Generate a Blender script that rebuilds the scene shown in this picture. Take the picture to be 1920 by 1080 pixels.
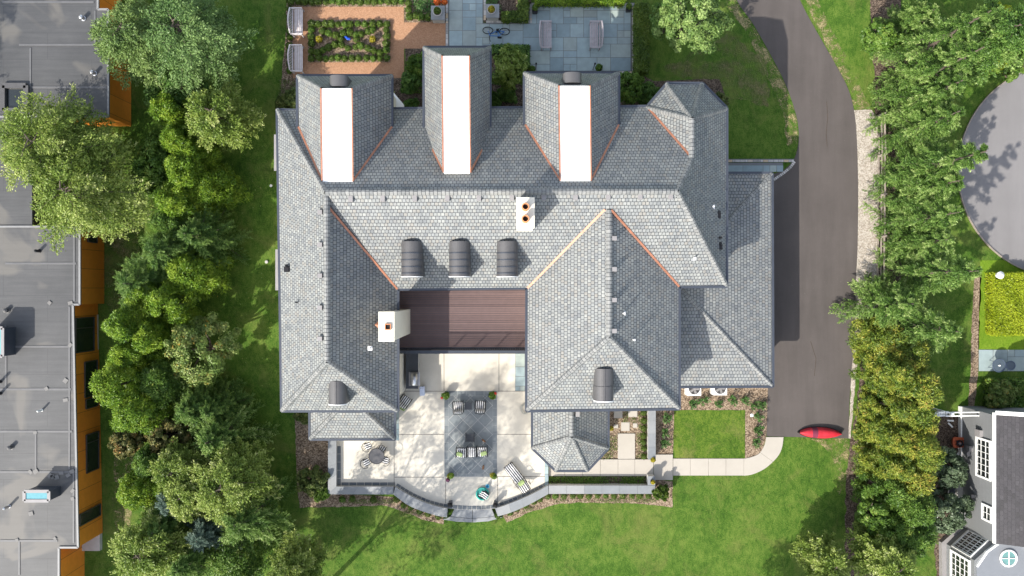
import bpy, math, random
import numpy as np
from mathutils import Vector, Matrix, noise as mnoise
random.seed(7)
rng = np.random.default_rng(11)
for o in list(bpy.data.objects):
    bpy.data.objects.remove(o)
SC = bpy.context.scene
COL = SC.collection
# ------------------------------------------------------------------ camera, sky, sun, exposure
CH, CF = 49.0, 1470.0          # drone height (m) and focal length in photo pixels (photo is 1920 wide)
SUN_EL = math.radians(38.3)
SH_X, SH_Y = 0.69, 0.724       # compass direction the shadows fall in
cam_d = bpy.data.cameras.new('camera')
cam = bpy.data.objects.new('camera', cam_d)
COL.objects.link(cam)
cam.location = (0, 0, CH)
cam.rotation_euler = (0, 0, 0)
cam_d.sensor_width = 36.0
cam_d.lens = CF / 1920.0 * 36.0
cam_d.clip_end = 3000
SC.camera = cam
world = bpy.data.worlds.new('World')
SC.world = world
world.use_nodes = True
wn = world.node_tree.nodes
sky = wn.new('ShaderNodeTexSky')
sky.sky_type = 'NISHITA'
sky.sun_disc = False
sky.sun_elevation = SUN_EL
sky.sun_rotation = math.atan2(-SH_X, -SH_Y)
sky.air_density = 1.0
sky.dust_density = 1.5
sky_tone = wn.new('ShaderNodeHueSaturation')      # hazy late-summer sky: paler than a clean blue one
sky_tone.inputs['Saturation'].default_value = 0.55
world.node_tree.links.new(sky.outputs[0], sky_tone.inputs['Color'])
world.node_tree.links.new(sky_tone.outputs[0], wn['Background'].inputs[0])
wn['Background'].inputs[1].default_value = 0.15
sun_d = bpy.data.lights.new('sun', 'SUN')
sun_d.energy = 3.15
sun_d.angle = math.radians(0.6)
sun_d.color = (1.0, 0.94, 0.84)
sun = bpy.data.objects.new('sun', sun_d)
COL.objects.link(sun)
sun.location = (-40, -40, 60)
sun.rotation_euler = Vector((SH_X * math.cos(SUN_EL), SH_Y * math.cos(SUN_EL), -math.sin(SUN_EL))).to_track_quat('-Z', 'Y').to_euler()
SC.view_settings.view_transform = 'Standard'
SC.view_settings.look = 'None'
SC.view_settings.exposure = 1.32
SC.view_settings.gamma = 1.0
SC.cycles.max_bounces = 6
SC.cycles.transparent_max_bounces = 6

# ------------------------------------------------------------------ helpers
def P(px, py, h=0.0):
    s = (CH - h) / CF
    return Vector(((px - 960) * s, (540 - py) * s, h))

def rootloc(o):
    v = Vector((0, 0, 0))
    while o is not None:
        v += o.location
        o = o.parent
    return v

def thing(name, label, cat, loc=(0, 0, 0), rz=0.0, group=None):
    o = bpy.data.objects.new(name, None)
    o.empty_display_size = 0.2
    COL.objects.link(o)
    o.location = loc
    o.rotation_euler = (0, 0, rz)
    o['label'] = label
    o['category'] = cat
    if group: o['group'] = group
    return o

def tag(o, label, cat, group=None):
    o['label'] = label
    o['category'] = cat
    if group: o['group'] = group
    return o

def dup(root, loc, rz=0.0, label=None, group=None, scale=None):
    r = root.copy(); COL.objects.link(r)
    r.location = loc; r.rotation_euler = (0, 0, rz)
    if scale: r.scale = scale
    if label: r['label'] = label
    if group: r['group'] = group
    for ch in list(root.children):
        c = ch.copy(); COL.objects.link(c); c.parent = r
        for g in list(ch.children):
            d = g.copy(); COL.objects.link(d); d.parent = c
    return r

class MB:
    def __init__(s):
        s.v = []; s.f = []; s.t = []; s.uv = []
    def add(s, vs, fs, tint=0.5, uvs=None):
        o = len(s.v)
        s.v += [Vector(v) for v in vs]
        for i, f in enumerate(fs):
            s.f.append([o + k for k in f]); s.t.append(tint)
            s.uv.append(uvs[i] if uvs else None)
        return s
    def poly(s, pts, tint=0.5, uv=None):
        return s.add(pts, [list(range(len(pts)))], tint, [uv] if uv else None)
    def box(s, c, size, rz=0.0, M=None, tint=0.5):
        x, y, z = size[0] / 2, size[1] / 2, size[2] / 2
        vs = [Vector((a * x, b * y, d * z)) for d in (-1, 1) for a, b in ((-1, -1), (1, -1), (1, 1), (-1, 1))]
        R = M if M is not None else Matrix.Rotation(rz, 3, 'Z')
        vs = [R @ v + Vector(c) for v in vs]
        return s.add(vs, [[3, 2, 1, 0], [4, 5, 6, 7], [0, 1, 5, 4], [1, 2, 6, 5], [2, 3, 7, 6], [3, 0, 4, 7]], tint)
    def bar(s, a, b, w, h, tint=0.5):          # box along a segment
        a = Vector(a); b = Vector(b); d = b - a; L = d.length
        if L < 1e-5: return s
        x = d / L
        up = Vector((0, 0, 1)) if abs(x.z) < 0.95 else Vector((1, 0, 0))
        y = up.cross(x).normalized(); z = x.cross(y)
        M = Matrix((x, y, z)).transposed()
        return s.box((a + b) / 2, (L, w, h), M=M, tint=tint)
    def cyl(s, a, b, r0, r1=None, n=12, cap=True, tint=0.5):
        a = Vector(a); b = Vector(b); r1 = r0 if r1 is None else r1
        d = (b - a).normalized()
        up = Vector((0, 0, 1)) if abs(d.z) < 0.95 else Vector((1, 0, 0))
        x = up.cross(d).normalized(); y = d.cross(x)
        vs = []
        for c, r in ((a, r0), (b, r1)):
            for i in range(n):
                t = 2 * math.pi * i / n
                vs.append(c + x * (r * math.cos(t)) + y * (r * math.sin(t)))
        fs = [[i, (i + 1) % n, n + (i + 1) % n, n + i] for i in range(n)]
        if cap: fs += [list(range(n - 1, -1, -1)), list(range(n, 2 * n))]
        return s.add(vs, fs, tint)
    def tube(s, pts, r, n=7, tint=0.5):
        rs = r if isinstance(r, (list, tuple)) else [r] * len(pts)
        for i in range(len(pts) - 1): s.cyl(pts[i], pts[i + 1], rs[i], rs[i + 1], n, True, tint)
        return s
    def lathe(s, prof, c=(0, 0, 0), n=20, tint=0.5):   # profile (r, z)
        c = Vector(c); vs = []
        for r, z in prof:
            for i in range(n):
                t = 2 * math.pi * i / n
                vs.append(c + Vector((r * math.cos(t), r * math.sin(t), z)))
        fs = []
        for k in range(len(prof) - 1):
            for i in range(n):
                fs.append([k * n + i, k * n + (i + 1) % n, (k + 1) * n + (i + 1) % n, (k + 1) * n + i])
        fs.append(list(range(n - 1, -1, -1)))
        fs.append([(len(prof) - 1) * n + i for i in range(n)])
        return s.add(vs, fs, tint)
    def prism(s, pts, z0, z1, tint=0.5, bottom=True):
        pts = [Vector((p[0], p[1], 0)) for p in pts]
        a = sum(pts[i].x * pts[(i + 1) % len(pts)].y - pts[(i + 1) % len(pts)].x * pts[i].y for i in range(len(pts)))
        if a < 0: pts = pts[::-1]
        n = len(pts)
        vs = [Vector((p.x, p.y, z0)) for p in pts] + [Vector((p.x, p.y, z1)) for p in pts]
        fs = [[i, (i + 1) % n, n + (i + 1) % n, n + i] for i in range(n)] + [list(range(n, 2 * n))]
        if bottom: fs.append(list(range(n - 1, -1, -1)))
        return s.add(vs, fs, tint)
    def cushion(s, c, size, M=None, e=0.35, nu=14, nv=8, tint=0.5):   # soft rounded block
        M = M if M is not None else Matrix.Identity(3)
        def sp(w, p): return math.copysign(abs(w) ** p, w)
        vs = []
        for j in range(nv + 1):
            v = -math.pi / 2 + math.pi * j / nv
            for i in range(nu):
                u = 2 * math.pi * (i + 0.5) / nu
                q = Vector((sp(math.cos(v), 0.5) * sp(math.cos(u), e) * size[0] / 2, sp(math.cos(v), 0.5) * sp(math.sin(u), e) * size[1] / 2, sp(math.sin(v), 0.7) * size[2] / 2))
                vs.append(M @ q + Vector(c))
        fs = [[j * nu + i, j * nu + (i + 1) % nu, (j + 1) * nu + (i + 1) % nu, (j + 1) * nu + i] for j in range(nv) for i in range(nu)]
        return s.add(vs, fs, tint)
    def torus(s, c, R, r, M=None, n=28, m=8, tint=0.5, sx=1.0, a0=0.0, a1=2 * math.pi):
        M = M if M is not None else Matrix.Identity(3)
        pts = []
        for i in range(n + 1):
            t = a0 + (a1 - a0) * i / n
            pts.append(Vector(c) + M @ Vector((R * sx * math.cos(t), R * math.sin(t), 0)))
        return s.tube(pts, r, m, tint)
    def build(s, name, m, parent=None, smooth=False, world=True):
        off = rootloc(parent) if (parent is not None and world) else Vector((0, 0, 0))
        me = bpy.data.meshes.new(name)
        me.from_pydata([tuple(v - off) for v in s.v], [], s.f)
        me.materials.append(m)
        uvl = me.uv_layers.new(name='UVMap')
        Z = Vector((0, 0, 1))
        for pi, p in enumerate(me.polygons):
            given = s.uv[pi]
            if given is None:
                n = p.normal
                u = Z.cross(n)
                u = Vector((1, 0, 0)) if u.length < 0.03 else u.normalized()
                w = n.cross(u)
                for li in p.loop_indices:
                    q = s.v[me.loops[li].vertex_index]
                    uvl.data[li].uv = (q.dot(u), q.dot(w))
            else:
                for k, li in enumerate(p.loop_indices): uvl.data[li].uv = given[k]
        at = me.attributes.new('tint', 'FLOAT', 'FACE')
        at.data.foreach_set('value', s.t)
        if smooth: me.polygons.foreach_set('use_smooth', [True] * len(me.polygons))
        me.update()
        o = bpy.data.objects.new(name, me)
        COL.objects.link(o)
        if parent is not None: o.parent = parent
        return o

def struct(name, mb, m):
    o = mb.build(name, m); o['kind'] = 'structure'
    return o
def px(pts, h=0.0): return [P(a, b, h) for a, b in pts]
def rect(x0, y0, x1, y1): return [(x0, y0), (x1, y0), (x1, y1), (x0, y1)]
def smooth_line(pts, n=6):
    out = []
    for i in range(len(pts) - 1):
        p0 = pts[max(i - 1, 0)]; p1 = pts[i]; p2 = pts[i + 1]; p3 = pts[min(i + 2, len(pts) - 1)]
        for k in range(n):
            t = k / n
            out.append(tuple(0.5 * (2 * p1[j] + (p2[j] - p0[j]) * t + (2 * p0[j] - 5 * p1[j] + 4 * p2[j] - p3[j]) * t * t + (3 * p1[j] - p0[j] - 3 * p2[j] + p3[j]) * t ** 3) for j in (0, 1)))
    out.append(tuple(pts[-1]))
    return out
def wobble(pts, amp=1.2, step=7.0, seed=0):     # a hand-cut garden edge
    out = []; n = len(pts)
    for i in range(n):
        a = pts[i]; b = pts[(i + 1) % n]
        L = math.hypot(b[0] - a[0], b[1] - a[1]); k = max(1, int(L / step))
        for j in range(k):
            t = j / k; x = a[0] + (b[0] - a[0]) * t; y = a[1] + (b[1] - a[1]) * t
            out.append((x + amp * mnoise.noise(Vector((x * .09, y * .09, seed))), y + amp * mnoise.noise(Vector((x * .09, y * .09, seed + 9.3)))))
    return out

# ------------------------------------------------------------------ materials
def newmat(name):
    m = bpy.data.materials.new(name); m.use_nodes = True
    nt = m.node_tree
    return m, nt, nt.nodes['Principled BSDF']
def N(nt, t, **kw):
    n = nt.nodes.new(t)
    for k, v in kw.items():
        if k.startswith('i_'):
            key = k[2:]
            key = int(key) if key.isdigit() else key.replace('_', ' ')
            n.inputs[key].default_value = v
        else: setattr(n, k, v)
    return n
def L(nt, a, b): nt.links.new(a, b)
def c4(c): return (c[0], c[1], c[2], 1.0)
def ramp(nt, fac, stops, interp='LINEAR'):
    r = N(nt, 'ShaderNodeValToRGB'); cr = r.color_ramp; cr.interpolation = interp
    while len(cr.elements) < len(stops): cr.elements.new(0.5)
    for e, (p, c) in zip(cr.elements, stops): e.position = p; e.color = c4(c)
    L(nt, fac, r.inputs[0]); return r.outputs[0]
def tc(nt, kind='Object'): return N(nt, 'ShaderNodeTexCoord').outputs[kind]
def nz(nt, co, scale, detail=4.0, rough=0.6, dist=0.0):
    n = N(nt, 'ShaderNodeTexNoise'); n.inputs['Scale'].default_value = scale; n.inputs['Detail'].default_value = detail
    n.inputs['Roughness'].default_value = rough; n.inputs['Distortion'].default_value = dist
    L(nt, co, n.inputs['Vector']); return n.outputs[0]
def mixc(nt, fac, a, b, mode='MIX'):
    m = N(nt, 'ShaderNodeMix', data_type='RGBA', blend_type=mode)
    if isinstance(fac, float): m.inputs[0].default_value = fac
    else: L(nt, fac, m.inputs[0])
    for k, v in ((6, a), (7, b)):
        if isinstance(v, tuple): m.inputs[k].default_value = c4(v)
        else: L(nt, v, m.inputs[k])
    return m.outputs[2]
def mth(nt, op, a, b=None):
    m = N(nt, 'ShaderNodeMath', operation=op)
    for k, v in ((0, a), (1, b)):
        if v is None: continue
        if isinstance(v, (int, float)): m.inputs[k].default_value = v
        else: L(nt, v, m.inputs[k])
    return m.outputs[0]
def bump(nt, bs, h, strength=0.3, dist=0.02):
    b = N(nt, 'ShaderNodeBump'); b.inputs['Strength'].default_value = strength; b.inputs['Distance'].default_value = dist
    L(nt, h, b.inputs['Height']); L(nt, b.outputs[0], bs.inputs['Normal'])

def plain(name, col, rough=0.6, var=0.15, scale=3.0, metal=0.0, fine=40.0, bmp=0.1, spec=0.5):
    m, nt, b = newmat(name)
    co = tc(nt)
    f = mth(nt, 'ADD', mth(nt, 'MULTIPLY', nz(nt, co, scale), 0.65), mth(nt, 'MULTIPLY', nz(nt, co, fine, 3), 0.35))
    lo = tuple(x * (1 - var) for x in col); hi = tuple(min(1, x * (1 + var)) for x in col)
    L(nt, ramp(nt, f, [(0.3, lo), (0.7, hi)]), b.inputs['Base Color'])
    b.inputs['Roughness'].default_value = rough; b.inputs['Metallic'].default_value = metal
    b.inputs['Specular IOR Level'].default_value = spec
    if bmp: bump(nt, b, nz(nt, co, fine, 3), bmp, 0.01)
    return m

def slate_mat(name, cols, bw=0.19, rh=0.205, mortar=(0.022, 0.026, 0.032), msize=0.0135, big=0.22):
    m, nt, b = newmat(name)
    uv = tc(nt, 'UV')
    br = N(nt, 'ShaderNodeTexBrick'); br.offset = 0.5; br.squash = 1.0
    br.inputs['Color1'].default_value = (0, 0, 0, 1); br.inputs['Color2'].default_value = (1, 1, 1, 1)
    br.inputs['Mortar'].default_value = (0.5, 0.5, 0.5, 1)
    br.inputs['Scale'].default_value = 1.0; br.inputs['Mortar Size'].default_value = msize; br.inputs['Mortar Smooth'].default_value = 0.1
    br.inputs['Brick Width'].default_value = bw; br.inputs['Row Height'].default_value = rh
    L(nt, uv, br.inputs['Vector'])
    k = len(cols) - 1
    base = ramp(nt, br.outputs['Color'], [(0.08 + 0.84 * i / k, c) for i, c in enumerate(cols)])
    # large, soft weathering and lichen patches
    wz = nz(nt, tc(nt), 0.5, 5, 0.65)
    base = mixc(nt, mth(nt, 'MULTIPLY', wz, big), base, (0.20, 0.195, 0.185))
    wz2 = nz(nt, tc(nt), 1.7, 5, 0.7)
    base = mixc(nt, 0.45, base, ramp(nt, wz2, [(0.33, (0.6, 0.61, 0.63)), (0.62, (1.1, 1.1, 1.08))]), 'MULTIPLY')
    st = nz(nt, uv, 9.0, 3)
    base = mixc(nt, 0.35, base, ramp(nt, st, [(0.3, (0.55, 0.55, 0.55)), (0.7, (1, 1, 1))]), 'MULTIPLY')
    base = mixc(nt, br.outputs['Fac'], base, mortar)  # dark joint colour also draws the shadow line at each slate's edge
    L(nt, base, b.inputs['Base Color'])
    b.inputs['Roughness'].default_value = 0.6
    b.inputs['Specular IOR Level'].default_value = 0.35
    # each course tilts up to its lower edge
    sep = N(nt, 'ShaderNodeSeparateXYZ'); L(nt, uv, sep.inputs[0])
    saw = mth(nt, 'SUBTRACT', 1.0, mth(nt, 'FRACT', mth(nt, 'DIVIDE', sep.outputs[1], rh)))
    hgt = mth(nt, 'ADD', saw, mth(nt, 'ADD', mth(nt, 'MULTIPLY', br.outputs['Color'], 0.5), mth(nt, 'MULTIPLY', br.outputs['Fac'], -1.2)))
    bump(nt, b, hgt, 0.55, 0.012)
    return m
SLATES = [(0.17, 0.182, 0.19), (0.226, 0.238, 0.236), (0.212, 0.224, 0.224), (0.245, 0.255, 0.247), (0.236, 0.227, 0.208), (0.20, 0.213, 0.221), (0.27, 0.279, 0.269)]
M_slate = slate_mat('slate', SLATES)
M_cap = slate_mat('slate_cap', [(0.17, 0.178, 0.18), (0.25, 0.253, 0.248), (0.21, 0.213, 0.208)], 0.6, 0.2)
M_gutter = plain('gutter_metal', (0.055, 0.064, 0.082), 0.4, 0.15, 2.0, 0.3)
M_lead = plain('lead_sheet', (0.082, 0.08, 0.082), 0.5, 0.12, 2.0, 0.15, 25)
M_copper = plain('copper', (0.36, 0.155, 0.09), 0.55, 0.35, 3.0, 0.12)
M_white_roof = plain('white_membrane', (0.82, 0.82, 0.80), 0.6, 0.04, 0.8)
M_stucco = plain('stucco', (0.62, 0.585, 0.49), 0.85, 0.06, 1.2, 0, 60, 0.25)
M_wall = plain('cream_wall', (0.60, 0.57, 0.50), 0.8, 0.05, 1.0)
M_soffit = plain('soffit', (0.45, 0.44, 0.42), 0.7)
M_flue = plain('flue_clay', (0.50, 0.20, 0.085), 0.6, 0.15)
M_black = plain('flue_dark', (0.008, 0.008, 0.008), 0.9, 0.2)  # black plug in each flue stands in for the dark of the hole
M_iron = plain('black_iron', (0.018, 0.018, 0.02), 0.45, 0.2, 4, 0.5)
M_white = plain('white_paint', (0.75, 0.75, 0.73), 0.5, 0.05)
M_pvc = plain('white_pvc', (0.72, 0.72, 0.72), 0.4, 0.05)
M_ventgrey = plain('vent_grey', (0.225, 0.215, 0.215), 0.6, 0.1)
M_steel = plain('steel', (0.5, 0.5, 0.51), 0.28, 0.08, 5, 0.9)
M_glass = plain('dark_glass', (0.012, 0.016, 0.016), 0.06, 0.3, 0.8, 0, 8, 0.0, 0.8)
M_wood = plain('weathered_teak', (0.34, 0.305, 0.315), 0.75, 0.2, 6)
M_woodw = plain('pale_teak', (0.50, 0.46, 0.46), 0.75, 0.15, 6)
M_fence = plain('fence_wood', (0.24, 0.205, 0.17), 0.85, 0.3, 7)
M_bark = plain('bark', (0.085, 0.065, 0.05), 0.9, 0.4, 6, 0, 25, 0.5)
M_stone = plain('limestone', (0.42, 0.41, 0.385), 0.8, 0.12, 2)
M_coping = plain('bluestone_coping', (0.20, 0.21, 0.22), 0.65, 0.16, 1.2)
M_soil = plain('soil', (0.05, 0.035, 0.025), 0.95, 0.4, 12)
M_cobble = None

def lawn_mat(name, dark, mid, light, dry, dryamt=0.5, seed=0.0):
    m, nt, b = newmat(name)
    co0 = N(nt, 'ShaderNodeMapping'); co0.inputs['Location'].default_value = (seed, seed * 1.7, 0); L(nt, tc(nt), co0.inputs[0])
    co = co0.outputs[0]
    f1 = nz(nt, co, 0.16, 5, 0.62, 0.4)
    f2 = nz(nt, co, 1.1, 5, 0.7, 0.3)
    st_ = N(nt, 'ShaderNodeMapping'); st_.inputs['Scale'].default_value = (1.0, 0.55, 1.0); st_.inputs['Rotation'].default_value = (0, 0, 0.6); L(nt, co, st_.inputs[0])
    f3 = nz(nt, st_.outputs[0], 4.5, 5, 0.8, 0.5)
    f4 = nz(nt, co, 15.0, 3, 0.75)
    f = mth(nt, 'ADD', mth(nt, 'ADD', mth(nt, 'MULTIPLY', f1, 0.20), mth(nt, 'MULTIPLY', f2, 0.24)), mth(nt, 'ADD', mth(nt, 'MULTIPLY', f3, 0.30), mth(nt, 'MULTIPLY', f4, 0.34)))
    base = ramp(nt, f, [(0.42, dark), (0.52, mid), (0.62, light)])
    d1 = nz(nt, co, 0.42, 6, 0.7, 0.8); d2 = nz(nt, co, 14.0, 3, 0.7)
    dm = mth(nt, 'ADD', mth(nt, 'MULTIPLY', d1, 0.75), mth(nt, 'MULTIPLY', d2, 0.25))
    mr = N(nt, 'ShaderNodeMapRange'); mr.inputs[1].default_value = 0.50; mr.inputs[2].default_value = 0.68; mr.inputs[4].default_value = dryamt
    L(nt, dm, mr.inputs[0])
    base = mixc(nt, mr.outputs[0], base, dry)
    L(nt, base, b.inputs['Base Color'])
    b.inputs['Roughness'].default_value = 0.85; b.inputs['Specular IOR Level'].default_value = 0.15
    bump(nt, b, mth(nt, 'ADD', mth(nt, 'MULTIPLY', f3, 1.0), mth(nt, 'MULTIPLY', f4, 0.6)), 0.9, 0.06)
    return m
M_lawn = lawn_mat('lawn', (0.014, 0.043, 0.004), (0.045, 0.101, 0.010), (0.106, 0.162, 0.026), (0.17, 0.155, 0.05), 0.5)
M_lawn2 = lawn_mat('mown_lawn', (0.020, 0.052, 0.004), (0.055, 0.108, 0.010), (0.125, 0.172, 0.024), (0.18, 0.165, 0.055), 0.7, 21.0)

def patch_mat(name, c0, c1, scale, cut0=0.48, cut1=0.6):      # ragged patches lying on what is below
    m, nt, b = newmat(name)
    co = tc(nt)
    L(nt, ramp(nt, nz(nt, co, 12, 4, 0.7), [(0.35, c0), (0.65, c1)]), b.inputs['Base Color'])
    a = mth(nt, 'ADD', mth(nt, 'MULTIPLY', nz(nt, co, scale, 5, 0.75), 0.7), mth(nt, 'MULTIPLY', nz(nt, co, 16, 3, 0.7), 0.3))
    mr = N(nt, 'ShaderNodeMapRange'); mr.inputs[1].default_value = cut0; mr.inputs[2].default_value = cut1
    L(nt, a, mr.inputs[0]); L(nt, mr.outputs[0], b.inputs['Alpha'])
    b.inputs['Roughness'].default_value = 0.9
    bump(nt, b, nz(nt, co, 30, 3, 0.7), 0.6, 0.04)
    return m
M_dry = patch_mat('dry_grass', (0.14, 0.125, 0.05), (0.34, 0.28, 0.14), 1.3)
M_dry_soft = patch_mat('thin_turf', (0.10, 0.095, 0.03), (0.20, 0.17, 0.08), 0.6, 0.45, 0.7)

def mulch_mat(name, c0, c1, c2):
    m, nt, b = newmat(name)
    co = tc(nt)
    v = N(nt, 'ShaderNodeTexVoronoi'); v.inputs['Scale'].default_value = 17.0; L(nt, co, v.inputs['Vector'])
    sep = N(nt, 'ShaderNodeSeparateColor'); L(nt, v.outputs['Color'], sep.inputs[0])
    f = mth(nt, 'ADD', mth(nt, 'MULTIPLY', sep.outputs[0], 0.45), mth(nt, 'ADD', mth(nt, 'MULTIPLY', nz(nt, co, 2.2, 4), 0.35), mth(nt, 'MULTIPLY', nz(nt, co, 26, 3), 0.25)))
    L(nt, ramp(nt, f, [(0.3, c0), (0.5, c1), (0.75, c2)]), b.inputs['Base Color'])
    b.inputs['Roughness'].default_value = 0.95; b.inputs['Specular IOR Level'].default_value = 0.1
    bump(nt, b, mth(nt, 'ADD', sep.outputs[1], nz(nt, co, 26, 3)), 0.9, 0.04)
    return m
M_mulch = mulch_mat('bark_mulch', (0.075, 0.054, 0.038), (0.20, 0.145, 0.10), (0.37, 0.29, 0.21))
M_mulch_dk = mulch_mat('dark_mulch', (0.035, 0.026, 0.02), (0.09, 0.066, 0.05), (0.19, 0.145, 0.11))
M_gravel = mulch_mat('white_gravel', (0.26, 0.225, 0.185), (0.385, 0.34, 0.285), (0.50, 0.455, 0.40))
M_tan = mulch_mat('tan_gravel', (0.34, 0.19, 0.112), (0.385, 0.215, 0.128), (0.42, 0.245, 0.15))

def asphalt_mat(name, col, var=0.12, stain=(0.03, 0.03, 0.035)):
    m, nt, b = newmat(name)
    co = tc(nt)
    mp = N(nt, 'ShaderNodeMapping'); mp.inputs['Scale'].default_value = (1.0, 0.12, 1.0); L(nt, co, mp.inputs[0])
    f = mth(nt, 'ADD', mth(nt, 'MULTIPLY', nz(nt, mp.outputs[0], 1.5, 4, 0.6), 0.4), mth(nt, 'ADD', mth(nt, 'MULTIPLY', nz(nt, co, 0.5, 5, 0.65), 0.35), mth(nt, 'MULTIPLY', nz(nt, co, 60, 2, 0.8), 0.25)))
    base = ramp(nt, f, [(0.32, tuple(x * (1 - var) for x in col)), (0.68, tuple(x * (1 + var) for x in col))])
    sp = nz(nt, co, 22, 2, 0.5)
    mr = N(nt, 'ShaderNodeMapRange'); mr.inputs[1].default_value = 0.73; mr.inputs[2].default_value = 0.78; mr.inputs[4].default_value = 0.6; L(nt, sp, mr.inputs[0])
    base = mixc(nt, mr.outputs[0], base, (0.22, 0.20, 0.18))
    L(nt, base, b.inputs['Base Color'])
    b.inputs['Roughness'].default_value = 0.85; b.inputs['Specular IOR Level'].default_value = 0.2
    bump(nt, b, nz(nt, co, 70, 2, 0.8), 0.4, 0.01)
    return m
M_asphalt = asphalt_mat('asphalt', (0.080, 0.070, 0.0655), 0.22)
M_street = asphalt_mat('street_asphalt', (0.175, 0.168, 0.168), 0.10)
M_concrete = plain('concrete', (0.52, 0.485, 0.415), 0.8, 0.13, 0.7, 0, 45, 0.15)
M_path = plain('new_concrete', (0.35, 0.322, 0.28), 0.8, 0.09, 0.7, 0, 45, 0.1)
M_joint = plain('joint', (0.12, 0.11, 0.10), 0.9)
M_mortar = plain('mortar', (0.14, 0.145, 0.15), 0.9, 0.1)

def tint_mat(name, stops, rough=0.65, var=0.25, scale=4.0, trans=0.0, bmp=0.2):
    m, nt, b = newmat(name)
    at = N(nt, 'ShaderNodeAttribute', attribute_name='tint')
    base = ramp(nt, at.outputs['Fac'], stops)
    if var:
        base = mixc(nt, var, base, ramp(nt, nz(nt, tc(nt), scale, 5), [(0.3, (0.45, 0.45, 0.45)), (0.7, (1.25, 1.25, 1.25))]), 'MULTIPLY')
    L(nt, base, b.inputs['Base Color'])
    b.inputs['Roughness'].default_value = rough
    if bmp: bump(nt, b, nz(nt, tc(nt), 20, 3), bmp, 0.01)
    if trans:
        b.inputs['Specular IOR Level'].default_value = 0.25
        tr = N(nt, 'ShaderNodeBsdfTranslucent'); mx = N(nt, 'ShaderNodeMixShader'); mx.inputs[0].default_value = trans
        hs = N(nt, 'ShaderNodeHueSaturation'); hs.inputs['Value'].default_value = 1.25; L(nt, base, hs.inputs['Color'])
        L(nt, hs.outputs[0], tr.inputs[0])
        L(nt, b.outputs[0], mx.inputs[1]); L(nt, tr.outputs[0], mx.inputs[2])
        L(nt, mx.outputs[0], nt.nodes['Material Output'].inputs[0])
    return m
M_bluestone = tint_mat('bluestone', [(0.0, (0.19, 0.255, 0.275)), (0.35, (0.235, 0.305, 0.325)), (0.6, (0.27, 0.345, 0.355)), (0.8, (0.25, 0.295, 0.285)), (1.0, (0.30, 0.355, 0.335))], 0.6, 0.25, 2.5)
M_cobble = tint_mat('cobble', [(0.0, (0.24, 0.23, 0.215)), (0.5, (0.40, 0.385, 0.36)), (0.85, (0.48, 0.46, 0.44)), (1.0, (0.46, 0.34, 0.20))], 0.8, 0.3, 8)
def leaf_mat(name, a, b, c, d=None):
    return tint_mat(name, [(0.0, a), (0.45, b), (0.90, c), (1.0, d or c)], 0.45, 0.0, 1.0, 0.24, 0.0)
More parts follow.
